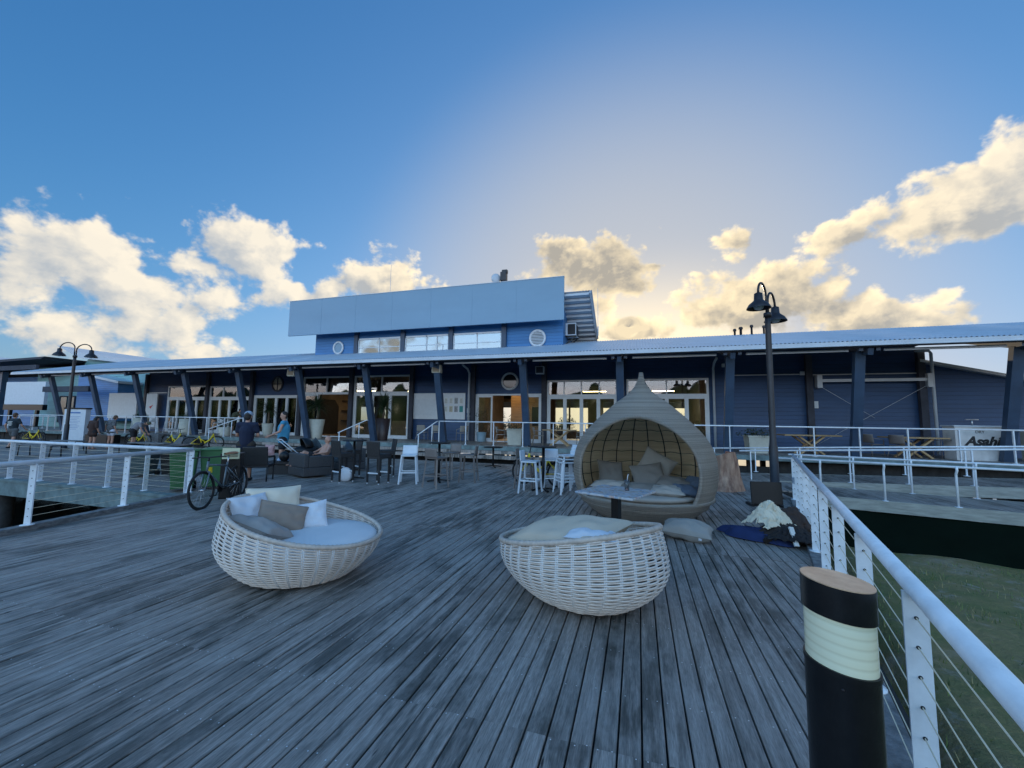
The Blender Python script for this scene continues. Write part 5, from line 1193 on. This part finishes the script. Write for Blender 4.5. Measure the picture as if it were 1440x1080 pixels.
# ------------------------------------------------------------------ veranda tables and chairs
def xtable(label, loc, rz, w=1.7):
    t = thing('timber_table', label, 'table', loc, rz, 'cross legged timber tables on the veranda')
    b = MB(); b.bx(-w/2, w/2, -.42, .42, .70, .75); b.build('tabletop', M['timber'], t, bevel=.008)
    for y in (-.28, .28):
        b = MB(); b.beam((-.42, y, 0), (.42, y, .70), .06, .11, (0, 1, 0)); b.beam((.42, y+.065, 0), (-.42, y+.065, .70), .06, .11, (0, 1, 0)); b.build('cross_legs', M['timber'], t)
def chair(label, loc, rz, mt, group):
    t = thing('veranda_chair', label, 'chair', loc, rz, group)
    b = MB(); b.bx(-.23, .23, -.22, .24, .43, .46); b.build('seat', mt, t, bevel=.012)
    b = MB(); b.grid(lambda u, v: ((u-.5)*.48, -.22-.10*v+.10*(2*u-1)**2*(.4+.6*v), .50+.32*v), 10, 6); o = b.build('backrest', mt, t); so = o.modifiers.new('s', 'SOLIDIFY'); so.thickness = .016
    for sx in (-1, 1):
        b = MB(); b.tube([(sx*.25, .20, .0), (sx*.235, .20, .63), (sx*.24, -.2, .68)], .014, 6); b.build('leg', mt, t); b = MB(); b.tube([(sx*.19, -.2, .45), (sx*.25, -.30, 0)], .014, 6); b.build('leg', mt, t)
    return t
xtable('cross legged timber table between woven chairs behind the white railing', (-3.45, 18.6, .55), .05, 1.5); xtable('cross legged timber table beside the cream planter on the right', (6.35, 18.6, .55), .04, 1.9); xtable('cross legged timber table with pale chairs near the bar counter', (9.45, 18.3, .55), .05, 1.7)
GC = 'grey veranda chairs'; c0 = chair('grey woven chair at the left of the timber table by the glass doors', (-4.45, 18.6, .55), -1.4, M['greyf2'], GC)
for x, y, r, l in ((-2.4, 18.6, 1.45, 'grey woven chair facing left at the timber table by the glass doors'), (-11.15, 19.6, .1, 'grey chair under the plain white notice board, leftmost of three'), (-10.2, 19.5, .3, 'grey chair between the two notice boards beside its twin'), (-8.75, 19.5, .9, 'grey chair standing beside the downpipe right of the notice boards'), (-6.4, 18.9, -1.4, 'grey chair left of the shrub pot before the timber doorway')):
    dup(c0, (x, y, .55), r, l)
GW = 'pale moulded veranda chairs'; c1 = chair('pale chair turned away at the left of the right hand timber table', (8.35, 18.5, .55), -1.2, M['tplast'], GW); c1b = dup(c1, (8.9, 17.9, .55), -1.0, 'pale chair nearest the railing at the right hand timber table'); dup(c1, (10.35, 18.3, .55), 1.5, 'pale chair beside the bar counter at the right hand timber table')
for i, (x, lab) in enumerate(((-32.7, 'white stool on the veranda near the white sign panel'), (-31.0, 'white stool on the veranda right of the first round pot'), (-29.5, 'white stool on the veranda left of the trailing shrub'), (-28.3, 'white stool on the veranda beside the trailing shrub pot'), (-25.2, 'white stool on the veranda near the top of the left steps'))):
    o = dup(w0, (x, 18.9, .55), .4+i*.7, lab); o['group'] = 'white stools on the left veranda'
# text helper: letters as a thin solid mesh
def text_mesh(s, size, depth, shear=0, bold=0, mt=None):
    cu = bpy.data.curves.new('lettering', 'FONT'); cu.body = s; cu.size = size; cu.extrude = depth; cu.shear = shear; cu.offset = bold; cu.align_x = 'CENTER'
    ob = bpy.data.objects.new('lettering', cu); COL.objects.link(ob); dg = bpy.context.evaluated_depsgraph_get(); me = bpy.data.meshes.new_from_object(ob.evaluated_get(dg)); bpy.data.objects.remove(ob); me.materials.clear(); me.materials.append(mt); return me
t = thing('bar_counter', 'white portable bar counter with black beer lettering at the right of the veranda', 'bar counter', (11.15, 18.2, .55), .05)
b = MB(); b.bx(-.74, .74, -.28, .28, .0, 1.14); b.build('body', mat('counter_white', (.60, .58, .56), .5, var=.25, vs=2.5), t, bevel=.01); b = MB(); b.bx(-.78, .78, -.32, .32, 1.141, 1.19); b.build('counter_top', M['gutter'], t, bevel=.008)
b = MB(); b.cyl((-.06, 0, 1.19), (-.06, 0, 1.38), .025); b.bx(-.24, .12, -.02, .02, 1.38, 1.41); b.build('tap', M['steel'], t)
for s, sz, x, z, sh, bo in (('DRY', .13, -.06, .93, 0, .0), ('Asahi', .42, -.02, .52, .35, .018)):
    o = bpy.data.objects.new('lettering', text_mesh(s, sz, .003, sh, bo, M['hole'])); COL.objects.link(o); o.parent = t; o.location = (x, -.285, z); o.rotation_euler = (PI/2, 0, 0)
b = MB(); b.bx(-.55, .55, -.3, .3, 0, 1.0); o = b.build('planter_box', M['pot'], bevel=.01); o.location = (13.2, 18.4, .55); tag(o, 'cream box at the right edge of the veranda past the bar counter', 'planter')

# ------------------------------------------------------------------ people
def solid(name, mb, mats, parent, vox=.018, sm=8, extra=None):
    me = mb.mesh(name+'_raw', mats); o = bpy.data.objects.new(name+'_raw', me); COL.objects.link(o)
    r = o.modifiers.new('r', 'REMESH'); r.mode = 'VOXEL'; r.voxel_size = vox; r.use_smooth_shade = True
    s = o.modifiers.new('s', 'SMOOTH'); s.iterations = sm; s.factor = .5
    dg = bpy.context.evaluated_depsgraph_get(); m2 = bpy.data.meshes.new_from_object(o.evaluated_get(dg)); m2.name = name
    bpy.data.objects.remove(o); bpy.data.meshes.remove(me)
    m2.materials.clear()
    for q in (mats if isinstance(mats, list) else [mats]): m2.materials.append(q)
    if extra:
        import bmesh
        e2 = extra.mesh('x', mats); b = bmesh.new(); b.from_mesh(m2); b.from_mesh(e2); b.to_mesh(m2); b.free()
    o = bpy.data.objects.new(name, m2); COL.objects.link(o); o.parent = parent; return o
def V3(*a): return Vector(a)
def person(label, loc, rz, J=None, skin='skin', top=None, bottom=None, hair='hair', sleeves=.6, shorts=.62, shirtlen=0, cap=None, bald=False, scale=1.0, shoes=None, longhair=False, topmats=None, face_dir=(0, 1, 0)):
    """joints in metres, facing +y; right side +x"""
    j = dict(pel=(0, 0, .94), ch=(0, 0, 1.26), nk=(0, .0, 1.47), hd=(0, .02, 1.62), shL=(-.185, 0, 1.41), shR=(.185, 0, 1.41), elL=(-.25, -.03, 1.13), elR=(.25, -.03, 1.13), wrL=(-.27, .06, .89), wrR=(.27, .06, .89),
             hpL=(-.095, 0, .90), hpR=(.095, 0, .90), knL=(-.11, .02, .49), knR=(.11, .02, .49), anL=(-.12, -.02, .09), anR=(.12, -.02, .09))
    j.update(J or {}); j = {k_: Vector(v) for k_, v in j.items()}
    t = thing('person', label, 'person', loc, rz); t.scale = (scale,)*3
    b = MB(); c = b.cap; up = (j['nk']-j['pel']).normalized()
    c(j['pel'], j['ch'], .135, .15, 12); c(j['ch'], j['nk']-up*.10, .15, .11, 12); c(j['shL'], j['shR'], .065, .065); c(j['hpL'], j['hpR'], .11, .11)
    c(j['nk']-up*.08, j['hd']-up*.03, .055, .05)
    fd = Vector(face_dir).normalized()
    hu = (j['hd']-j['nk']).normalized()
    b.ell(j['hd']+hu*.02, (.078, .098, .115), M=fd.to_track_quat('Y', 'Z').to_matrix().to_4x4()); b.ell(j['hd']-hu*.06+fd*.03, (.055, .06, .06))
    rt = fd.cross(hu).normalized()
    b.cap(j['hd']-hu*.015+fd*.085, j['hd']-hu*.03+fd*.112, .013, .017, 6)
    for s in (-1, 1): b.ell(j['hd']+rt*s*.08-hu*.01, (.014, .022, .032))
    ex = MB(); ex.m = 0
    for s in 'LR':
        c(j['sh'+s], j['el'+s], .05, .040); c(j['el'+s], j['wr'+s], .040, .028)
        d = (j['wr'+s]-j['el'+s]).normalized(); sd = 1 if s == 'R' else -1; side = Vector((0, 1, 0)); side = (side-d*side.dot(d)); side = side.normalized() if side.length > .1 else Vector((1, 0, 0)); nrm = d.cross(side)
        c(j['wr'+s], j['wr'+s]+d*.075, .026, .034, 8)
        for f in range(4):
            p0 = j['wr'+s]+d*.085+side*(.024-.016*f); l = (.062, .072, .068, .052)[f]; p1 = p0+d*l*.55+nrm*.006*sd; ex.tube([p0-d*.02, p0, p1, p1+d*l*.4+nrm*.02*sd], [.009, .009, .008, .006], 6)
        p0 = j['wr'+s]+d*.03+side*.03; ex.tube([p0-side*.012, p0+d*.025+side*.018, p0+d*.055+side*.02], [.011, .010, .007], 6)
        c(j['hp'+s], j['kn'+s], .085, .056); c(j['kn'+s], j['kn'+s].lerp(j['an'+s], .35), .055, .056); c(j['kn'+s].lerp(j['an'+s], .35), j['an'+s], .056, .036)
        c(j['an'+s]-Vector((0, .02, .04)), j['an'+s]+Vector((0, .15, -.055)), .038, .030)
    ex.m = 1
    for s in (-1, 1): ex.ell(j['hd']+rt*s*.032+hu*.012+fd*.088, (.011, .008, .007))
    ex.box(tuple(j['hd']-hu*.068+fd*.096), (.04, .006, .008))
    solid('body', b, [M[skin], M['hole']], t, .016, 6, ex)
    if top:
        b = MB(); hem = j['pel']-up*(.02+shirtlen)
        b.cap(hem+up*.10, j['ch'], .158, .172, 12); b.cap(j['ch'], j['nk']-up*.10, .172, .122, 12); b.cap(j['shL'], j['shR'], .078, .078)
        if shirtlen: b.cap(j['hpL']-up*(shirtlen-.06), j['hpR']-up*(shirtlen-.06), .13, .13)
        for s in 'LR':
            if sleeves: b.cap(j['sh'+s], j['sh'+s].lerp(j['el'+s], sleeves), .068, .066)
        solid('shirt', b, topmats or top, t, .016, 5)
    if bottom:
        b = MB(); b.cap(j['hpL'], j['hpR'], .132, .132); b.cap(j['pel'], j['pel']+up*.06, .150, .145)
        for s in 'LR':
            e = j['hp'+s].lerp(j['kn'+s], min(shorts, 1)); b.cap(j['hp'+s], e, .108, .10 if shorts < 1 else .078)
            if shorts > 1: b.cap(e, e.lerp(j['an'+s], shorts-1), .078, .062)
        solid('shorts', b, bottom, t, .016, 5)
    if not bald:
        b = MB(); b.ell(j['hd']+hu*.045-fd*.018, (.085, .100, .10), M=fd.to_track_quat('Y', 'Z').to_matrix().to_4x4()); b.ell(j['hd']-fd*.045-hu*.01, (.078, .06, .09))
        if longhair: b.cap(j['hd']-fd*.06, j['hd']-fd*.08-hu*.20, .085, .06)
        solid('hair', b, M[hair], t, .014, 3)
    if cap:
        b = MB(); b.ell(j['hd']+hu*.065, (.094, .112, .085), M=fd.to_track_quat('Y', 'Z').to_matrix().to_4x4()); b.box(tuple(j['hd']+hu*.06+fd*.14), (.13, .11, .012)); b.build('cap', cap, t)
    if shoes:
        b = MB()
        for s in 'LR': b.cap(j['an'+s]-Vector((0, .03, .045)), j['an'+s]+Vector((0, .16, -.05)), .045, .04)
        solid('shoes', b, shoes, t, .014, 3)
    return t
navy = fab('navy_tee', (.012, .018, .045)); dks = fab('dark_shorts', (.016, .016, .020))
person('man in a navy tee and pale blue cap standing with his back to the camera', (-9.84, 8.17, 0), .55, dict(elL=(-.24, .06, 1.14), wrL=(-.12, .26, 1.10), elR=(.25, .04, 1.14), wrR=(.16, .27, 1.12)), top=navy, bottom=fab('brown_shorts', (.035, .028, .022)), cap=fab('paleblue_cap', (.34, .42, .52)), scale=1.03, shirtlen=.08, shoes=M['black'])
person('man in a sky blue tank top holding the handle of the pram', (-10.75, 10.2, 0), PI-.95, dict(elR=(.27, -.02, 1.13), wrR=(.26, .03, .88), elL=(-.30, .05, 1.16), wrL=(-.33, .27, 1.05)), top=fab('skyblue_tank', (.06, .30, .47)), bottom=dks, sleeves=0, shirtlen=.08, scale=1.055, shorts=.5, face_dir=(-.5, .8, 0))
person('shirtless bald man lounging on the far wicker sofa with raised knees', (-9.25, 9.98, 0), PI-.55, dict(pel=(0, -.12, .44), ch=(0, -.28, .66), nk=(0, -.36, .86), hd=(0, -.34, .99), shL=(-.19, -.33, .80), shR=(.19, -.33, .80), elL=(-.38, -.20, .66), elR=(.40, -.2, .66), wrL=(-.30, .02, .62), wrR=(.28, .0, .60), hpL=(-.10, -.06, .46), hpR=(.10, -.06, .46), knL=(-.16, .36, .66), knR=(.14, .36, .60), anL=(-.16, .55, .34), anR=(.14, .58, .34)), bottom=dks, bald=True)
person('man in a dark tee with pale back print walking at far left', (-28.5, 11.5, 0), .35, dict(knL=(-.11, .14, .52), anL=(-.11, .04, .12), knR=(.11, -.04, .50), anR=(.12, -.26, .12), elL=(-.28, -.12, 1.15), wrL=(-.30, -.02, .92), elR=(.28, .08, 1.14), wrR=(.26, .26, .98)), top=fab('slate_tee', (.022, .035, .045)), bottom=fab('grey_shorts', (.10, .105, .11)), hair='hairb', scale=.97, shoes=M['black'])
t = bpy.data.objects['person.003']; b = MB(); [b.bx(-.11, .11-.03*(i % 2), -.183, -.175, 1.30-i*.055, 1.325-i*.055) for i in range(4)]; b.build('back_print', M['paper'], t)
person('woman with dark hair in a loose brown top standing by the benches', (-25.2, 12.8, 0), .2, dict(nk=(0, .08, 1.45), hd=(0, .13, 1.58)), top=fab('brown_top', (.055, .028, .022)), bottom=dks, sleeves=1.0, shirtlen=.16, longhair=True, scale=.93, shorts=.45)
person('person in a dark flowered shirt and white shorts reaching to the left', (-25.0, 13.4, 0), .1, dict(elL=(-.36, .0, 1.20), wrL=(-.52, .10, 1.00), nk=(.02, .08, 1.45), hd=(.04, .12, 1.59)), top=mat('flowered_shirt', (.012, .014, .018), .85, var=.5, vs=16, col2=(.20, .21, .22)), bottom=fab('white_shorts', (.58, .60, .68)), sleeves=.7, shirtlen=.08, scale=.96, shorts=.4, hair='hairb')
person('person in a grey top and dark shorts bending forward in a sun hat', (-24.2, 13.9, 0), -.9, dict(pel=(0, -.06, .92), ch=(0, .14, 1.16), nk=(0, .36, 1.28), hd=(0, .50, 1.28), shL=(-.18, .30, 1.24), shR=(.18, .30, 1.24), elL=(-.22, .36, .98), elR=(.22, .36, .98), wrL=(-.20, .48, .78), wrR=(.20, .48, .78)), top=fab('grey_top', (.24, .235, .25)), bottom=dks, cap=fab('olive_hat', (.10, .10, .06)), sleeves=.5, face_dir=(0, .9, -.4), scale=1.0)
person('man in an olive tee leaning over on the veranda behind the railing', (-23.6, 18.6, .55), -.7, dict(ch=(0, .10, 1.24), nk=(0, .24, 1.42), hd=(0, .36, 1.52), shL=(-.185, .2, 1.36), shR=(.185, .2, 1.36), elL=(-.22, .34, 1.12), elR=(.22, .34, 1.12), wrL=(-.16, .50, .98), wrR=(.16, .50, .98)), top=fab('olive_tee', (.06, .065, .04)), bottom=fab('tan_shorts', (.14, .11, .085)), sleeves=.6, face_dir=(0, .85, -.5))
# crumpled garments by the near railing: folded strips and sleeves welded into one cloth
def crumple(label, name, cat, loc, mt, seed, rx, ry, h, n, r=.035, tails=()):
    rg = random.Random(seed); b = MB(); b.ell((0, 0, h*.35), (rx*.72, ry*.72, h*.5), 18, 10)
    for k_ in range(n):
        a = rg.uniform(0, PI); l = rg.uniform(.45, .95); c0 = (rg.uniform(-.3, .3)*rx, rg.uniform(-.3, .3)*ry); pts = []
        for s in range(7):
            u = (s/6-.5)*2*l; x = c0[0]+u*rx*math.cos(a)+.05*math.sin(4*u+k_); y = c0[1]+u*ry*math.sin(a)+.05*math.cos(3*u+k_)
            q = min(1, (x/rx)**2+(y/ry)**2); pts.append((x, y, max(.03, h*(1-q*.85)*rg.uniform(.82, 1.0))))
        for p0, p1 in zip(pts[:-1], pts[1:]): b.cap(p0, p1, r*rg.uniform(.6, 1), r*rg.uniform(.6, 1), 8)
    for t_ in tails:
        for p0, p1 in zip(t_[:-1], t_[1:]): b.cap(p0, p1, r*1.1, r*1.0, 8)
    o = solid(name, b, mt, None, .011, 3); o.location = loc; o.rotation_euler = (0, 0, rg.uniform(-.5, .5))
    for v in o.data.vertices: q = v.co*9; v.co += v.normal*(.012*noise.noise(q+Vector((seed, 0, 0)))+.008*(1-abs(noise.noise(q*1.6)))**3)
    return tag(o, label, cat)
crumple('dark brown jacket heaped on the deck against the railing kerb', 'jacket', 'jacket', (1.98, 6.82, 0), fab('brown_cloth', (.026, .018, .015)), 2, .40, .34, .24, 12, .05)
crumple('dark brown bag lying behind the cream cloth by the railing', 'bag', 'bag', (2.15, 7.12, 0), fab('brownbag', (.048, .030, .024)), 6, .26, .28, .42, 8, .05)
def drape(label, name, cat, loc, mt, seed, w, d, hz_, rz, sig=.17, fold=.045):
    m = MB()
    def f(u, v):
        a, b_ = 2*u-1, 2*v-1; e = Vector((a*1.3+seed, b_*1.3, seed)); x = w*a*(1+.22*noise.noise(e*1.7))+.05*noise.noise(e*3); y = d*b_*(1+.22*noise.noise(e*1.7+Vector((5, 0, 0))))+.05*noise.noise(e*3+Vector((0, 7, 0)))
        q = Vector((x*7+1.5*noise.noise(e*2), y*4-1.5*noise.noise(e*2.4), seed)); r_ = (1-abs(noise.noise(q)))**2; r2 = (1-abs(noise.noise(q*2.3)))**3
        z = hz_*math.exp(-(x*x+y*y*1.2)/(2*sig*sig))+fold*r_+fold*.5*r2
        x += .03*noise.noise(q*1.3); y += .03*noise.noise(q*1.3+Vector((0, 0, 4))); return (x, y, max(z, .015))
    m.grid(f, 70, 70); o = m.build(name, mt); so = o.modifiers.new('s', 'SOLIDIFY'); so.thickness = .008; smoothobj(o); o.location = loc; o.rotation_euler = (0, 0, rz); return tag(o, label, cat)
drape('crumpled cream jacket thrown over the top of the clothes pile', 'cream_jacket', 'jacket', (1.83, 6.96, .06), fab('creamcloth', (.70, .62, .47)), 3, .27, .25, .40, .5, .19, .07)
drape('dark blanket bundled at the railing side of the clothes pile', 'blanket', 'blanket', (2.02, 6.66, .0), fab('darkblanket', (.020, .017, .018)), 8, .32, .22, .16, -.3, .18, .07)
# pram
t = thing('pram', 'black pram with a hooded canopy and white handle beside the sky blue tank man', 'pram', (-10.05, 10.35, 0), -.5)
b = MB(); b.grid(lambda u, v: (.26*math.cos(PI*u)*1.0, .30*math.sin(PI*u)*math.cos(v*1.9)-.02, .74+.30*math.sin(PI*u)*math.sin(v*1.9)), 18, 10); o = b.build('canopy', M['black'], t); o.modifiers.new('s', 'SOLIDIFY').thickness = .015
b = MB(); b.ell((0, .05, .62), (.24, .40, .18)); b.build('seat', M['black'], t)
b = MB()
for s in (-1, 1): b.tube([(s*.25, -.72, 1.0), (s*.25, -.30, .62), (s*.25, .42, .16)], .014, 6); b.tube([(s*.25, -.40, .14), (s*.25, .10, .60)], .014, 6)
b.tube([(-.25, -.72, 1.0), (.25, -.72, 1.0)], .016, 6); b.build('frame', M['alu'], t)
for x, y in ((-.27, -.42), (.27, -.42), (-.27, .44), (.27, .44)):
    b = MB(); b.cyl((x-.02, y, .14), (x+.02, y, .14), .14, n=20); b.build('wheel', M['tyre'], t)
pillow('pink beach bag hanging beside the sky blue tank man', .30, .36, .14, fab('pink_cloth', (.50, .30, .30)), (-11.1, 10.05, .62), (90, 0, 20), 'beach_bag', 'bag', seed=40)
# ------------------------------------------------------------------ neighbouring building on the left
nb = thing('neighbour_building', 'pale teal and blue weatherboard building with upswept wing roofs at far left', 'building', (-52, 25, 0))
m = MB(); m.bx(-56.5, -39.0, 24, 36, -.5, 6.2); W(m, 'teal_wall', M['teal'], nb)
m = MB(); m.bx(-85, -56.52, 24.6, 36, -.5, 5.4); W(m, 'blue_wall', M['blue'], nb)
m = MB(); m.prism([(-46.8, 1.2), (-41.5, 1.2), (-41.5, 4.3), (-46.8, 5.2)], Matrix.Translation((0, 22.4, 0)), 1.4); W(m, 'blue_bay', M['blue'], nb)
m = MB(); m.prism([(-47.0, 5.24), (-41.2, 4.3), (-41.2, 4.5), (-47.0, 5.44)], Matrix.Translation((0, 22.2, 0)), 1.78); W(m, 'bay_roof', M['roof'], nb)
m = MB(); m.prism([(-86, 6.0), (-50.5, 6.55), (-50.0, 6.75), (-86, 6.3)], Matrix.Translation((0, 21.5, 0)), 14.0); W(m, 'main_roof', M['soffit'], nb)
m = MB(); m.prism([(-53.2, 8.25), (-49.5, 6.9), (-42.5, 6.2), (-41.8, 6.25), (-49.0, 7.35)], Matrix.Translation((0, 23.6, 0)), 9.0); W(m, 'wing_roof', M['roof'], nb)
m = MB(); m.prism([(-50.3, 6.21), (-42.5, 6.21), (-49.6, 7.0)], Matrix.Translation((0, 24.3, 0)), 7.5); W(m, 'gable_wall', M['teal'], nb)
m = MB(); m.prism([(-78.5, 8.9), (-74.5, 7.4), (-70, 6.9), (-70, 7.2), (-74.0, 7.9)], Matrix.Translation((0, 29, 0)), 6.0); W(m, 'wing_roof', M['roof'], nb)
m = MB(); m.bx(-86, -50.6, 21.3, 21.49, 5.6, 6.0); W(m, 'dark_fascia', M['soffit'], nb)
for x in (-60.5, -57.6, -70): m = MB(); m.bx(x-.2, x+.2, 22, 22.4, -.5, 5.6); W(m, 'post', M['dkcol'], nb)
m = MB(); m.bx(-48.6, -42.5, 21.0, 21.4, 3.55, 4.0); W(m, 'dark_beam', M['soffit'], nb)
for a, b_ in ((-52.5, -50.2), (-50.0, -47.3)):
    f = MB(); f.bx(a, b_, 23.9, 23.99, .9, .98); f.bx(a, b_, 23.9, 23.99, 3.3, 3.4); f.bx(a, a+.09, 23.9, 23.99, .98, 3.3); f.bx(b_-.09, b_, 23.9, 23.99, .98, 3.3); f.bx((a+b_)/2-.04, (a+b_)/2+.04, 23.9, 23.99, .98, 3.3); fr = W(f, 'window', M['soffit'], nb)
    p = MB(); p.bx(a+.09, b_-.09, 23.94, 23.96, .98, 3.3); p.xf(nb.matrix_basis.inverted()); p.build('pane', mat('teal_glass', (.06, .22, .22), .12), fr)
railing('veranda_railing', 'white railing in front of the neighbouring building at the left edge', (-60, 19.5, .45), (-43, 19.5, .45), 1.05, 12, cables=0, rail_r=.026, post=(.055, .03))
m = MB(); m.bx(-86, -41.5, 17.5, 24.6, -.4, .50); struct(m.build('neighbour_terrace', M['deck']))
# far shore trees seen through the glass behind the building
def far_tree(label, x, y, h, seed):
    rg = random.Random(seed); t = thing('far_tree', label, 'tree', (x, y, -1.6), 0, 'trees on the far bank behind the building')
    b = MB(); b.tube([(0, 0, 0), (.1, 0, h*.4), (.0, .1, h*.75)], [.18, .12, .05], 7)
    for k_ in range(5): a = rg.random()*6.28; b.tube([(0, 0, h*.35), (h*.3*math.cos(a), h*.3*math.sin(a), h*.75)], [.07, .02], 5)
    b.build('trunk', M['trunk'], t); b = MB()
    cl = [(rg.uniform(-.42, .42)*h, rg.uniform(-.3, .3)*h, rg.uniform(.35, .9)*h, rg.uniform(.12, .22)*h) for _ in range(14)]
    for i in range(1300):
        cx_, cy_, cz_, r_ = rg.choice(cl); v = Vector((rg.gauss(0, 1), rg.gauss(0, 1), rg.gauss(0, .8))).normalized()*r_*rg.random()**.4; leaf_blade(b, (cx_+v.x, cy_+v.y, cz_+v.z), rg.random()*6.28, rg.uniform(-.6, .9), rg.uniform(.2, .4), .09, .5)
    b.build('crown', M['leaf2'], t)
for i, (x, y, h) in enumerate(((-16, 50, 4.4), (-9, 47, 3.8), (-3.5, 52, 4.6), (1.5, 46, 3.7), (6.5, 50, 4.3))):
    far_tree(('bushy dark tree far behind the open glass door bay', 'low dark tree far behind the timber doorway', 'dark tree silhouette seen through the middle glass doors', 'low dark tree seen through the glass doors behind the pod', 'dark tree far behind the right end of the glazing')[i], x, y, h, 50+i)

# unseen tree line added behind the viewer to darken reflections in the glass doors
m = MB(); rg = random.Random(77)
for i in range(150):
    x = -230+i*2.9; y = -115+rg.uniform(-10, 10); h = rg.uniform(9, 17); r_ = rg.uniform(3, 6)
    i0 = len(m.v); m.ell((x, y, h*.42), (r_, r_, h*.55), 10, 7)
    for q in range(i0, len(m.v)): v = Vector(m.v[q]); n_ = noise.noise(v*.35)*1.6; m.v[q] = (v.x+n_, v.y, v.z+n_)
o = m.build('added_wood', M['leaf2']); o['kind'] = 'stuff'; tag(o, 'unseen tree line added behind the viewer to darken reflections in the glass doors', 'added woodland')
